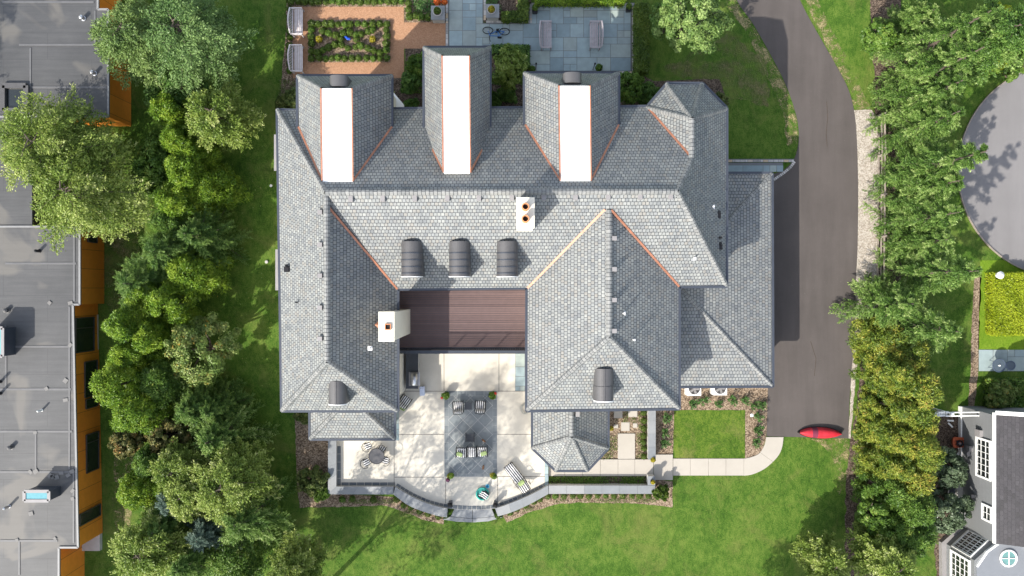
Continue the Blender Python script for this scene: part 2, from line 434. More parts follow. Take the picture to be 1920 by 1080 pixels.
ML = {
 'locust': leaf_mat('leaf_locust', (0.055, 0.105, 0.028), (0.125, 0.20, 0.052), (0.20, 0.275, 0.085)),
 'locust_grey': leaf_mat('leaf_locust_grey', (0.045, 0.10, 0.028), (0.115, 0.20, 0.058), (0.20, 0.295, 0.10)),
 'olive': leaf_mat('leaf_olive', (0.055, 0.105, 0.014), (0.15, 0.22, 0.035), (0.29, 0.35, 0.085), (0.41, 0.44, 0.18)),
 'bright': leaf_mat('leaf_bright', (0.04, 0.10, 0.008), (0.135, 0.235, 0.016), (0.235, 0.32, 0.03)),
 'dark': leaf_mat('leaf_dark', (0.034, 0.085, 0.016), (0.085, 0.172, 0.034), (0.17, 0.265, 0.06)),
 'blue': leaf_mat('leaf_blue', (0.055, 0.095, 0.07), (0.11, 0.17, 0.13), (0.19, 0.26, 0.20)),
 'spruce': leaf_mat('leaf_spruce', (0.020, 0.058, 0.010), (0.088, 0.175, 0.030), (0.215, 0.325, 0.078), (0.34, 0.43, 0.15)),
 'maple': leaf_mat('leaf_maple', (0.06, 0.11, 0.022), (0.145, 0.215, 0.05), (0.245, 0.28, 0.085), (0.36, 0.24, 0.04)),
 'yellow': leaf_mat('leaf_yellow', (0.045, 0.095, 0.014), (0.145, 0.20, 0.025), (0.33, 0.33, 0.05), (0.48, 0.33, 0.075)),
 'green': leaf_mat('leaf_green', (0.032, 0.08, 0.012), (0.09, 0.17, 0.024), (0.17, 0.26, 0.045), (0.24, 0.27, 0.05)),
 'pale': leaf_mat('leaf_pale', (0.06, 0.12, 0.03), (0.15, 0.235, 0.06), (0.27, 0.36, 0.12)),
 'sage': leaf_mat('leaf_sage', (0.04, 0.065, 0.032), (0.09, 0.13, 0.07), (0.17, 0.22, 0.13)),
 'box': leaf_mat('leaf_box', (0.035, 0.07, 0.010), (0.075, 0.13, 0.018), (0.13, 0.18, 0.03)),
 'lime': leaf_mat('leaf_lime', (0.16, 0.22, 0.008), (0.27, 0.34, 0.014), (0.38, 0.43, 0.03)),
 'rust': leaf_mat('leaf_rust', (0.06, 0.085, 0.025), (0.15, 0.155, 0.05), (0.28, 0.22, 0.08), (0.42, 0.22, 0.08)),
 'weed': leaf_mat('leaf_weed', (0.05, 0.085, 0.02), (0.10, 0.14, 0.035), (0.17, 0.19, 0.06), (0.22, 0.2, 0.08)),
 'hosta': leaf_mat('leaf_perennial', (0.03, 0.075, 0.018), (0.055, 0.125, 0.028), (0.10, 0.18, 0.05)),
 'red': leaf_mat('petal_red', (0.45, 0.02, 0.015), (0.6, 0.03, 0.02), (0.65, 0.06, 0.03)),
 'orange': leaf_mat('petal_orange', (0.55, 0.12, 0.02), (0.65, 0.18, 0.03), (0.6, 0.1, 0.03)),
 'gold': leaf_mat('leaf_gold', (0.16, 0.14, 0.015), (0.3, 0.26, 0.02), (0.45, 0.38, 0.03)),
 'purple': leaf_mat('leaf_purple', (0.05, 0.012, 0.03), (0.12, 0.025, 0.07), (0.25, 0.06, 0.16)),
}
def stripe_mat(name, axis=0, freq=8.0, duty=0.5, dark=(0.02, 0.02, 0.024), light=(0.72, 0.71, 0.69)):
    m, nt, b = newmat(name)
    sep = N(nt, 'ShaderNodeSeparateXYZ'); L(nt, tc(nt), sep.inputs[0])
    f = mth(nt, 'GREATER_THAN', mth(nt, 'FRACT', mth(nt, 'ADD', mth(nt, 'MULTIPLY', sep.outputs[axis], freq), 0.25)), duty)
    L(nt, mixc(nt, f, light, dark), b.inputs['Base Color']); b.inputs['Roughness'].default_value = 0.9
    return m
M_stripe = stripe_mat('striped_fabric', 0, 8.0)
M_stripe_w = stripe_mat('striped_sling', 1, 7.5)
M_sling = plain('dark_sling', (0.045, 0.05, 0.058), 0.7, 0.1)
M_green_fab = plain('green_fabric', (0.33, 0.42, 0.17), 0.9, 0.08)
# ------------------------------------------------------------------ ground, drives, paths
g = MB(); S = 420.0
g.poly([(-S, -S, 0), (S, -S, 0), (S, S, 0), (-S, S, 0)])
struct('lawn', g, M_lawn)
def sheet(name, pts, m, h, wob=0.0, seed=0):
    if wob: pts = wobble(pts, wob, 5.0, seed)
    q = px(pts, h)
    a = sum(q[i].x * q[(i + 1) % len(q)].y - q[(i + 1) % len(q)].x * q[i].y for i in range(len(q)))
    if a < 0: q = q[::-1]
    return struct(name, MB().poly(q), m)

drive_l = smooth_line([(1340, -90), (1381, 0), (1412, 45), (1445, 103), (1472, 156), (1490, 206), (1497, 241), (1496, 275), (1487, 301), (1468, 320)])
drive_r = smooth_line([(1470, -90), (1500, 0), (1560, 109), (1588, 161), (1600, 200), (1606, 250), (1609, 350), (1608, 460), (1605, 526), (1603, 630), (1597, 690), (1592, 770), (1591, 822)])
sheet('driveway', drive_l + [(1440, 330), (1390, 330), (1390, 725), (1440, 728), (1437, 818)] + drive_r[::-1], M_asphalt, 0.02)
th = [math.radians(a) for a in range(0, 360, 4)]
sheet('street', [(1997 + 200 * math.cos(t), 320 + 200 * math.sin(t)) for t in th], M_street, 0.02)
kb = MB()
for i in range(len(th)):
    a, b = th[i], th[(i + 1) % len(th)]
    kb.prism(px([(1997 + 200.5 * math.cos(a), 320 + 200.5 * math.sin(a)), (1997 + 200.5 * math.cos(b), 320 + 200.5 * math.sin(b)), (1997 + 202.5 * math.cos(b), 320 + 202.5 * math.sin(b)), (1997 + 202.5 * math.cos(a), 320 + 202.5 * math.sin(a))]), -0.02, 0.1)
struct('kerb', kb, M_fence)
sheet('gravel_strip', [(1601, 207), (1634, 206), (1645, 222), (1648, 400), (1646, 560), (1634, 600), (1618, 640), (1606, 690), (1600, 760), (1595, 822), (1591, 822), (1597, 690), (1602, 630), (1604, 526), (1607, 400), (1606, 260)], M_gravel, 0.012, 1.5, 3)
# bare earth and mulch under the trees on both sides
sheet('tree_bed', [(1630, -60), (1634, 60), (1639, 130), (1640, 206), (1648, 560), (1620, 640), (1600, 800), (1585, 900), (1585, 1130), (1690, 1130), (1735, 900), (1740, 700), (1690, 560), (1690, -60)], M_mulch_dk, 0.008, 4, 5)
sheet('dry_edge', [(1500, -20), (1560, 109), (1588, 161), (1600, 205), (1632, 206), (1608, 150), (1575, 85), (1525, -20)], M_dry, 0.010, 3, 8)
sheet('dry_edge', [(1360, -20), (1385, 6), (1412, 47), (1445, 105), (1472, 158), (1490, 208), (1496, 245), (1493, 290), (1474, 270), (1470, 215), (1446, 160), (1400, 60), (1362, 10)], M_dry, 0.010, 3, 12)
sheet('thin_lawn', [(1235, 130), (1370, 60), (1440, 120), (1440, 200), (1380, 190), (1300, 150)], M_dry_soft, 0.008, 8, 14)
sheet('thin_lawn', [(185, 440), (250, 400), (268, 480), (215, 590), (190, 560)], M_dry_soft, 0.008, 5, 18)
sheet('dry_edge', [(215, 840), (250, 850), (245, 1000), (225, 1020), (210, 960)], M_dry, 0.010, 4, 19)
sheet('dry_edge', [(1520, 823), (1592, 823), (1590, 890), (1572, 930), (1560, 850)], M_dry, 0.010, 4, 20)

# garden beds round the house
sheet('garden_bed', [(553, 775), (620, 775), (620, 925), (745, 932), (790, 955), (832, 965), (832, 983), (795, 975), (750, 957), (725, 948), (562, 952), (556, 900)], M_mulch, 0.010, 2.0, 1)
sheet('garden_bed', [(942, 965), (985, 948), (1030, 925), (1228, 925), (1226, 900), (1262, 902), (1261, 951), (1190, 944), (1100, 942), (1040, 945), (990, 962), (950, 980)], M_mulch, 0.010, 2.0, 2)
sheet('garden_bed', [(1228, 720), (1445, 720), (1440, 790), (1436, 822), (1428, 850), (1408, 861), (1396, 861), (1397, 770), (1264, 770), (1262, 852), (1228, 852)], M_mulch, 0.010, 1.5, 3)
sheet('garden_bed', [(1120, 760), (1216, 760), (1216, 862), (1095, 862), (1120, 820)], M_mulch, 0.012, 0)
sheet('garden_bed', [(1028, 892), (1216, 892), (1216, 912), (1028, 912)], M_mulch_dk, 0.014, 0)
sheet('garden_bed', [(538, -20), (836, -20), (836, 46), (758, 44), (758, 13), (550, 13), (551, 140), (575, 140), (575, 215), (520, 215), (528, 150), (536, 60)], M_mulch, 0.010, 2, 5)
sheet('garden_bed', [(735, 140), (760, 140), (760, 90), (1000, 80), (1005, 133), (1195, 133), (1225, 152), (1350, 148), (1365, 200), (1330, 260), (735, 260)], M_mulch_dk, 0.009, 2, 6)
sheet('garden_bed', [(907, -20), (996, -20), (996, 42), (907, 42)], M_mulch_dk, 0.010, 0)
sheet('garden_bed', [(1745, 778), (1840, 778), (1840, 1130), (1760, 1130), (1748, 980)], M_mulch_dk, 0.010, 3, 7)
sheet('garden_bed', [(1828, 515), (1840, 515), (1837, 590), (1834, 700), (1826, 778), (1814, 778), (1820, 690), (1822, 600)], M_mulch, 0.012, 2, 9)
sheet('garden_bed', [(1855, 70), (1930, 60), (1930, 145), (1888, 150), (1872, 110)], M_mulch, 0.012, 2, 10)
struct('lawn_square', MB().poly(px(wobble(rect(1264, 859, 1397, 769), 0.8, 6, 4), 0.022)), M_lawn2)

# formal garden: tan gravel path round the parterre
sheet('gravel_path', [(549, 12.6), (757, 12.6), (757.5, 42), (836, 42), (836, 91), (757.7, 91), (757.7, 146), (549, 146)], M_tan, 0.016)
struct('parterre_bed', MB().poly(px(rect(577, 117, 732, 37), 0.022)), M_mulch)

# bluestone flags: one sheet of cut stones, random ashlar pattern
def ashlar(name, rects, h, cell=0.46, seed=1, m=None, gap=0.014, sizes=((2, 2), (2, 1), (1, 2), (2, 3), (3, 2), (1, 1)), joint=M_mortar):
    r = random.Random(seed)
    R = [(P(a, d, h).x, P(a, d, h).y, P(c, b, h).x, P(c, b, h).y) for a, b, c, d in rects]
    x0 = min(q[0] for q in R); y0 = min(q[1] for q in R); x1 = max(q[2] for q in R); y1 = max(q[3] for q in R)
    nx = int((x1 - x0) / cell) + 1; ny = int((y1 - y0) / cell) + 1
    free = [[any(q[0] <= x0 + (i + .5) * cell <= q[2] and q[1] <= y0 + (j + .5) * cell <= q[3] for q in R) for j in range(ny)] for i in range(nx)]
    mb = MB()
    for i in range(nx):
        for j in range(ny):
            if not free[i][j]: continue
            opts = list(sizes); r.shuffle(opts); opts.append((1, 1))
            for a, b in opts:
                if i + a <= nx and j + b <= ny and all(free[i + p][j + q] for p in range(a) for q in range(b)):
                    for p in range(a):
                        for q in range(b): free[i + p][j + q] = False
                    X0 = x0 + i * cell + gap; X1 = x0 + (i + a) * cell - gap; Y0 = y0 + j * cell + gap; Y1 = y0 + (j + b) * cell - gap
                    mb.poly([(X0, Y0, h), (X1, Y0, h), (X1, Y1, h), (X0, Y1, h)], r.random())
                    break
    base = MB()
    for k, q in enumerate(R): base.poly([(q[0], q[1], h - .005 - k * .001), (q[2], q[1], h - .005 - k * .001), (q[2], q[3], h - .005 - k * .001), (q[0], q[3], h - .005 - k * .001)])
    struct(name + '_joints', base, joint)
    return struct(name, mb, m or M_bluestone)
ashlar('bluestone_terrace', [(842, -20, 906, 92), (906, 43, 996, 92), (996, 11, 1184, 133)], 0.05, 0.42, 4)
ashlar('side_path', [(1330, 305, 1446, 335), (1446, 305, 1468, 319)], 0.045, 0.42, 5)
def arc_course(line, w, seed, n0, h):
    r = random.Random(seed); mb = MB()
    Q = [P(a, b, h) for a, b in line]; L_ = [0]
    for i in range(len(Q) - 1): L_.append(L_[-1] + (Q[i + 1] - Q[i]).length)
    def at(s):
        for i in range(len(Q) - 1):
            if s <= L_[i + 1] or i == len(Q) - 2:
                k = (s - L_[i]) / (L_[i + 1] - L_[i]); return Q[i].lerp(Q[i + 1], k), (Q[i + 1] - Q[i]).normalized()
    for k in range(n0):
        a, ta = at(L_[-1] * k / n0 + .012); b, tb = at(L_[-1] * (k + 1) / n0 - .012)
        na = Vector((-ta.y, ta.x, 0)); nb = Vector((-tb.y, tb.x, 0))
        mb.poly([a + na * .012, b + nb * .012, b + nb * w, a + na * w], r.random())
    return mb
ck = dict(cell=0.16, gap=0.012, sizes=((1, 1), (2, 1), (1, 2)), m=M_cobble)
ashlar('cobble_border', [(835.5, -20, 841.5, 92)], 0.055, seed=7, **ck)
ashlar('cobble_border', [(906.5, -20, 911.5, 38), (911.5, 37.5, 996, 43), (991, 11, 996, 37.5)], 0.055, seed=8, **ck)
ashlar('cobble_border', [(996, 5, 1190, 10.6)], 0.055, seed=9, **ck)
ashlar('cobble_border', [(1184.5, 11, 1190, 133)], 0.055, seed=10, **ck)
ashlar('cobble_border', [(906, 92.5, 996, 84.5), (996, 133.3, 1190, 138)], 0.056, seed=11, **ck)
ashlar('cobble_border', [(1330, 298, 1489, 304)], 0.055, seed=12, **ck)
struct('cobble_border', arc_course([(1488, 301), (1480, 312), (1468, 322), (1449, 335)], .17, 6, 14, .056), M_cobble)
ck_ = MB()
for ln in ([(1563, 564), (1574, 567), (1586, 565), (1604, 567)], [(1550, 190), (1552, 220), (1549, 250), (1551, 275)], [(1520, 640), (1530, 672), (1527, 705)]):
    for a, b in zip(ln[:-1], ln[1:]): ck_.bar(P(*a, .021), P(*b, .021), .03, .006)
struct('asphalt_cracks', ck_, M_soil)
ashlar('neighbour_paving', [(1835, 658, 1950, 696)], 0.05, 0.45, 13)

# ------------------------------------------------------------------ south terrace
TZ = 0.30
arc_in = smooth_line([(741, 912.5), (766, 928), (793, 941), (814, 948), (838, 953), (886, 956), (928, 953), (969, 939), (1004, 923), (1028, 910)])
terr = [(631, 826), (640, 826), (640, 640), (1000, 640), (1000, 770), (1035, 800), (1035, 861), (1028, 863), (1028, 910)] + arc_in[::-1][1:] + [(741, 912.5), (631, 912.5)]
t = MB().prism(px(terr, TZ), 0.0, TZ, bottom=False)
struct('concrete_terrace', t, M_concrete)
jt = MB()
for a, b in (((832.5, 662), (832.5, 733)), ((935.5, 662), (935.5, 733)), ((739, 733.5), (832.5, 733.5)), ((932.5, 733.5), (998, 733.5)), ((738.5, 814.6), (832.5, 814.6)), ((932.5, 814.4), (998, 814.4)),
             ((740, 894.8), (832.5, 894.8)), ((932.5, 893.4), (1028, 893.4)), ((739, 826), (739, 906)), ((835.5, 895), (835.5, 944)), ((933, 894), (933, 940))):
    jt.bar(P(*a, TZ + .002), P(*b, TZ + .002), 0.03, 0.012)
struct('terrace_joints', jt, M_joint)
# bluestone panel, set on the diagonal inside a border of square stones
def clip(poly, x0, y0, x1, y1):
    for ax, s, lim in ((0, 1, x0), (0, -1, -x1), (1, 1, y0), (1, -1, -y1)):
        out = []
        for i in range(len(poly)):
            a, b = poly[i], poly[(i + 1) % len(poly)]
            da, db = s * a[ax] - lim, s * b[ax] - lim
            if da >= 0: out.append(a)
            if da * db < 0:
                k = da / (da - db); out.append((a[0] + (b[0] - a[0]) * k, a[1] + (b[1] - a[1]) * k))
        poly = out
        if not poly: break
    return poly
h = TZ + .010
A = P(841, 888, h); B = P(924, 742, h)
mb = MB(); d = 0.70; gp = 0.015
cx, cy = P(882, 815, h).x, P(882, 815, h).y
for i in range(-12, 13):
    for j in range(-12, 13):
        ux, uy = cx + (i - j) * d * .7071 * .92, cy + (i + j) * d * .7071 * .92
        r = d * .7071 * .92 - gp * 1.4
        q = clip([(ux - r, uy), (ux, uy - r), (ux + r, uy), (ux, uy + r)], A.x, A.y, B.x, B.y)
        if len(q) > 2: mb.poly([(p[0], p[1], h) for p in q], random.random() * .8)
def border(x0, y0, x1, y1, n, vert):
    for k in range(n):
        if vert: a = (x0, y0 + (y1 - y0) * k / n); b = (x1, y0 + (y1 - y0) * (k + 1) / n)
        else: a = (x0 + (x1 - x0) * k / n, y0); b = (x0 + (x1 - x0) * (k + 1) / n, y1)
        p, q = P(*a, h), P(*b, h)
        X0, X1 = min(p.x, q.x) + gp * .7, max(p.x, q.x) - gp * .7; Y0, Y1 = min(p.y, q.y) + gp * .7, max(p.y, q.y) - gp * .7
        mb.poly([(X0, Y0, h), (X1, Y0, h), (X1, Y1, h), (X0, Y1, h)], random.random() * .7)
border(833, 733, 841, 894, 10, True); border(924, 733, 932, 894, 10, True)
border(841, 888, 924, 894, 5, False); border(841, 733, 924, 742, 5, False)
struct('bluestone_panel', mb, tint_mat('panel_stone', [(0.0, (0.13, 0.15, 0.16)), (0.5, (0.17, 0.19, 0.198)), (1.0, (0.21, 0.225, 0.225))], 0.6, 0.25, 2.5))
struct('bluestone_panel_joints', MB().poly(px(rect(833, 894, 932, 733), TZ + .006)), plain('pale_mortar', (0.34, 0.34, 0.33), 0.9))
ashlar('bluestone_strip', [(966, 662, 990, 733)], TZ + .012, 0.3, 15)
ashlar('bluestone_strip', [(738, 660, 748, 826)], TZ + .012, 0.35, 16)
ashlar('bluestone_strip', [(1021, 862, 1028, 912)], TZ + .012, 0.25, 17)
# dark soldier course just inside the seat wall
M_course = tint_mat('dark_course', [(0.0, (0.085, 0.10, 0.115)), (0.6, (0.13, 0.145, 0.155)), (1.0, (0.17, 0.175, 0.17))], 0.6, 0.2)
cm = arc_course([(631.5, 836), (631.5, 912)], .25, 3, 5, TZ + .008); struct('terrace_edging', cm, M_course)
struct('terrace_edging', arc_course([(640, 912), (741, 912)], .25, 4, 7, TZ + .008), M_course)
struct('terrace_edging', arc_course(arc_in, .25, 5, 34, TZ + .008), M_course)

# low seat wall with bluestone coping; it stops at the step in the middle of the arc
arc_out = smooth_line([(737.5, 927), (764.6, 947), (793, 959), (830, 969), (886, 974), (942, 966), (986, 949), (1028.5, 926)])
def band(name, inner, outer, label, ztop=0.72, n=6):
    w = thing(name, label, 'wall', P(*inner[len(inner) // 2], 0))
    k = min(len(inner), len(outer))
    zc = ztop - .07
    def res(line, m):
        Q = [Vector((a, b, 0)) for a, b in line]; L_ = [0]
        for i in range(len(Q) - 1): L_.append(L_[-1] + (Q[i + 1] - Q[i]).length)
        out = []
        for j in range(m + 1):
            s = L_[-1] * j / m
            for i in range(len(Q) - 1):
                if s <= L_[i + 1] + 1e-6:
                    q = Q[i].lerp(Q[i + 1], (s - L_[i]) / max(1e-6, L_[i + 1] - L_[i])); out.append((q.x, q.y)); break
        return out
    m = max(n, 1) * 3
    I = res(inner, m); O = res(outer, m)
    cop = MB(); body = MB()
    for j in range(0, m, 3):
        ii = [P(*I[j + q], ztop) for q in range(4)]; oo = [P(*O[j + q], ztop) for q in range(4)]
        ii[0] = ii[0].lerp(ii[1], .012); ii[3] = ii[3].lerp(ii[2], .012); oo[0] = oo[0].lerp(oo[1], .012); oo[3] = oo[3].lerp(oo[2], .012)
        cop.prism(ii + oo[::-1], zc, ztop, random.random())
    def ins(a, b, f): return [P(x, y, ztop).lerp(P(u, v, ztop), f) for (x, y), (u, v) in zip(a, b)]
    body.prism(ins(I, O, .08) + ins(I, O, .92)[::-1], 0.0, zc)
    body.build('wall_body', M_stone, w); cop.build('coping', M_cop2, w)
    return w
M_cop2 = tint_mat('coping_stone', [(0.0, (0.155, 0.168, 0.18)), (0.5, (0.20, 0.21, 0.218)), (1.0, (0.25, 0.255, 0.257))], 0.6, 0.2, 2)
def between(line, a, b): return [p for p in line if a <= p[0] <= b]
band('seat_wall', [(630.5, 826), (630.5, 912.5), (738, 912.5)] , [(615, 826), (615, 927), (737.5, 927)], 'bluestone capped low wall along the mulch bed and left terrace corner', n=9)
band('seat_wall', between(arc_in, 740, 843), between(arc_out, 737, 846), 'curved bluestone capped seat wall left of the terrace steps', n=4)
band('seat_wall', between(arc_in, 926, 1029), between(arc_out, 926, 1029), 'curved bluestone capped seat wall right of the terrace steps', n=4)
band('seat_wall', [(1029, 910.5), (1228.5, 910.5)], [(1029, 926), (1228.5, 926)], 'straight bluestone capped wall below the narrow planting strip', n=6)
band('seat_wall', [(1215.5, 765), (1215.5, 862)], [(1229.5, 765), (1229.5, 862)], 'bluestone capped wall beside a row of box balls under the eave', n=4)
band('seat_wall', [(1214.5, 893), (1214.5, 910)], [(1228.5, 893), (1228.5, 910)], 'short bluestone capped pier below the path opening', n=1, ztop=0.74)
# the steps down to the lawn
st = thing('terrace_steps', 'two broad curved bluestone steps leading from the terrace to the lawn', 'steps', P(886, 965, 0))
for z1, li, lo, nm in ((TZ, between(arc_in, 845, 927), [(846, 968), (866, 970.5), (886, 971.5), (906, 970.5), (927, 967.5)], 'upper_step'), (0.16, [(846, 968.8), (866, 971.2), (886, 972.2), (906, 971.2), (927, 968.3)], [(830, 974), (855, 978), (886, 979.5), (915, 977.5), (942, 970)], 'lower_step')):
    mb = MB()
    for half in (0, 1):
        li2 = [p for p in li if (p[0] <= 886.5 if half == 0 else p[0] >= 885.5)]; lo2 = [p for p in lo if (p[0] <= 886.5 if half == 0 else p[0] >= 885.5)]
        dx = -.4 if half == 0 else .4
        mb.prism([P(a + dx, b, z1) for a, b in li2] + [P(a + dx, b, z1) for a, b in lo2[::-1]], 0, z1, .35 + .3 * half)
    mb.build(nm, M_cop2, st)

# paths of pale concrete
pa = MB()
for a, b in ((1029, 1058.5), (1059, 1092), (1092.5, 1125.5), (1126, 1158.5), (1159, 1190), (1190.5, 1225)): pa.prism(px(rect(a, 892.5, b, 861.5), .1), 0, .1)
pa.prism(px(rect(1226, 900, 1261.5, 852.5), .08), 0, .08)
out_c = smooth_line([(1395, 892), (1411, 889.5), (1432, 880), (1447, 868), (1459, 855), (1466, 840), (1469, 820)])
in_c = smooth_line([(1395, 860), (1404, 858.5), (1415, 855), (1424, 850), (1431, 840), (1435, 830), (1436.5, 820)])
for a, b in ((1262.2, 1294), (1294.5, 1328), (1328.5, 1361), (1361.5, 1394.6)): pa.prism(px(rect(a, 891.6, b, 860), .05), 0, .05)
k = len(out_c) // 2 + 2
pa.prism(px(out_c[:k], .05) + px(in_c[:k][::-1], .05), 0, .05)
pa.prism(px([(x + .2, y - .3) for x, y in out_c[k - 1:]], .05) + px([(x + .2, y - .3) for x, y in in_c[k - 1:][::-1]], .05), 0, .05)
struct('concrete_path', pa, M_path)
ss = MB()
for x0, y0, x1, y1 in ((1151, 765, 1167, 784), (1178, 765, 1195, 782), (1151, 796, 1159, 803), (1164.5, 792, 1180.5, 808), (1187, 794, 1195, 802)): ss.prism(px(rect(x0, y1, x1, y0), .06), 0, .06)
ss.prism(px(rect(1158.5, 861, 1190.5, 813), .07), 0, .07)
struct('stepping_stones', ss, M_path)
# ------------------------------------------------------------------ the main house
E, R = 6.2, 9.9
house = thing('house', 'large grey slate roofed house with copper valleys, round dormers and white flat strips', 'house', P(940, 480, 0))
def inset(x0, y0, x1, y1, h, d):      # footprint under an eave rectangle given in photo pixels
    a = P(x0, y1, h); b = P(x1, y0, h)
    return [(a.x + d, a.y + d), (b.x - d, a.y + d), (b.x - d, b.y - d), (a.x + d, b.y - d)]
def shell(x0, y0, x1, y1, h, d=.35, z0=0.0):
    MB().prism(inset(x0, y0, x1, y1, h, d), z0, h - .12, bottom=False).build('wall', M_wall, house)
shell(524, 206, 745, 770, E, .36); shell(524, 203, 1362, 537, E, .40); shell(987, 530, 1273, 768, E, .36)
shell(1262, 325, 1448, 723, 2.9, .45); shell(581, 740, 740, 822, 3.0, .42)
MB().prism(px([(1000, 750), (1000, 838), (1043, 878), (1100, 878), (1138, 838), (1138, 750)], 3.0), 0, 2.9, bottom=False).build('wall', M_wall, house)
for x0, y0, x1, y1 in ((558, 142, 735, 300), (795, 88, 920, 300), (984, 137, 1160, 300)): shell(x0, y0, x1, y1, 7.05, .34)
MB().prism(px([(1216, 203), (1252, 162), (1315, 162), (1358, 203), (1358, 300), (1216, 300)], E), 0, E - .12, bottom=False).build('wall', M_wall, house)

# roof slopes, each a plane of slates
def slope(pts, m=None):
    return MB().poly([P(*p) for p in pts]).build('roof_slope', m or M_slate, house)
RW, RE, RT = 9.46, 9.27, 8.65
roofA = MB()
faces = [
 [(520, 205, E), (610, 360, R), (612, 380, RW), (613, 678, 9.4), (528, 770, E)],
 [(528, 770, E), (613, 678, 9.4), (746, 770, E)],
 [(746, 770, E), (613, 678, 9.4), (612, 380, RW), (746, 543, E)],
 [(610, 360, R), (1270, 358, R), (1362, 536, E), (1273, 537.5, E), (1143, 393, RE), (988, 541, E), (746, 543, E), (612, 380, RW)],
 [(1362, 536, E), (1270, 358, R), (1298, 297, RT), (1298, 222, RT), (1362, 203, E)],
 [(520, 205, E), (1213, 200, E), (1298, 297, RT), (1270, 358, R), (610, 360, R)],
 [(1213, 200, E), (1250, 157, E), (1298, 222, RT)],
 [(1250, 157, E), (1317, 157, E), (1298, 222, RT)],
 [(1317, 157, E), (1362, 203, E), (1298, 222, RT)],
 [(1213, 200, E), (1298, 222, RT), (1298, 297, RT)],
 [(988, 541, E), (1143, 393, RE), (1143, 632, RE), (987, 770, E)],
 [(1273, 766, E), (1143, 632, RE), (1143, 393, RE), (1273, 537.5, E)],
 [(987, 770, E), (1143, 632, RE), (1273, 766, E)],
 # garage wing
 [(1448, 724, 2.9), (1270, 535, 4.7), (1345, 436, 3.95), (1447, 325, 2.9)],
 [(1262, 725, 2.9), (1262, 528, 4.75), (1270, 535, 4.7), (1448, 724, 2.9)],
 [(1447, 325, 2.9), (1345, 436, 3.95), (1340, 325, 2.9)],
 # small roof over the south-west bay
 [(581, 823, 3.0), (740, 823, 3.0), (680, 768, 4.4), (633, 768, 4.4)],
 [(581, 823, 3.0), (633, 768, 4.4), (633, 745, 4.4), (581, 745, 3.0)],
 [(740, 823, 3.0), (740, 745, 3.0), (680, 745, 4.4), (680, 768, 4.4)],
 # octagonal bay roof
 [(998, 840, 3.0), (1072, 819, 4.9), (1072, 745, 4.9), (998, 745, 3.0)],
 [(998, 840, 3.0), (1042, 882, 3.0), (1072, 819, 4.9)],
 [(1042, 882, 3.0), (1101, 882, 3.0), (1072, 819, 4.9)],
 [(1101, 882, 3.0), (1140, 840, 3.0), (1072, 819, 4.9)],
 [(1140, 840, 3.0), (1140, 745, 3.0), (1072, 745, 4.9), (1072, 819, 4.9)],
]
def fix(pts):
    q = [P(*p) for p in pts]
    n = Vector((0, 0, 0))
    for i in range(len(q)):
        a, b = q[i], q[(i + 1) % len(q)]
        n += Vector(((a.y - b.y) * (a.z + b.z), (a.z - b.z) * (a.x + b.x), (a.x - b.x) * (a.y + b.y)))
    return q if n.z > 0 else q[::-1]
for f in faces:
    MB().poly(fix(f)).build('roof_slope', M_slate, house)

def caps(lines, w=.17, name='ridge_cap'):
    for a, b in lines:
        A, B = P(*a), P(*b); d = (B - A); Ln = d.length; d.normalize()
        side = d.cross(Vector((0, 0, 1))).normalized(); up = side.cross(d)
        prof = [(-w, -.03 - .35 * w), (-w * .5, .055), (0, .09), (w * .5, .055), (w, -.03 - .35 * w)]
        mb = MB(); vs = []
        for c, s_ in ((A, 0), (B, Ln)):
            for x, z in prof: vs.append(c + side * x + up * z)
        fs = []; uvs = []
        for i in range(4):
            fs.append([i, i + 1, 5 + i + 1, 5 + i]); u0 = .01 + .145 * i
            uvs.append([(u0, 0), (u0 + .145, 0), (u0 + .145, Ln), (u0, Ln)])
        mb.add(vs, fs, .5, uvs); mb.build(name, M_cap, house)
caps([((520, 205, E), (610, 360, R)), ((610, 360, R), (1270, 358, R)), ((612, 362, 9.75), (613, 678, 9.4)), ((613, 678, 9.4), (528, 770, E)), ((613, 678, 9.4), (745, 770, E)),
      ((1270, 358, R), (1362, 535, E)), ((1270, 358, R), (1298, 297, RT)), ((1298, 297, RT), (1298, 222, RT)), ((1298, 222, RT), (1213, 201, E)), ((1298, 222, RT), (1250, 157, E)),
      ((1298, 222, RT), (1317, 157, E)), ((1298, 222, RT), (1362, 203, E)), ((1143, 393, RE), (1143, 632, RE)), ((1143, 632, RE), (988, 769, E)), ((1143, 632, RE), (1273, 765, E))])
caps([((1448, 723, 2.9), (1270, 535, 4.7)), ((1447, 325, 2.9), (1345, 436, 3.95)), ((581, 823, 3), (633, 768, 4.4)), ((740, 823, 3), (680, 768, 4.4)),
      ((1072, 745, 4.9), (1072, 819, 4.9)), ((1072, 819, 4.9), (998, 840, 3)), ((1072, 819, 4.9), (1042, 882, 3)), ((1072, 819, 4.9), (1101, 882, 3)), ((1072, 819, 4.9), (1140, 840, 3))], .16)

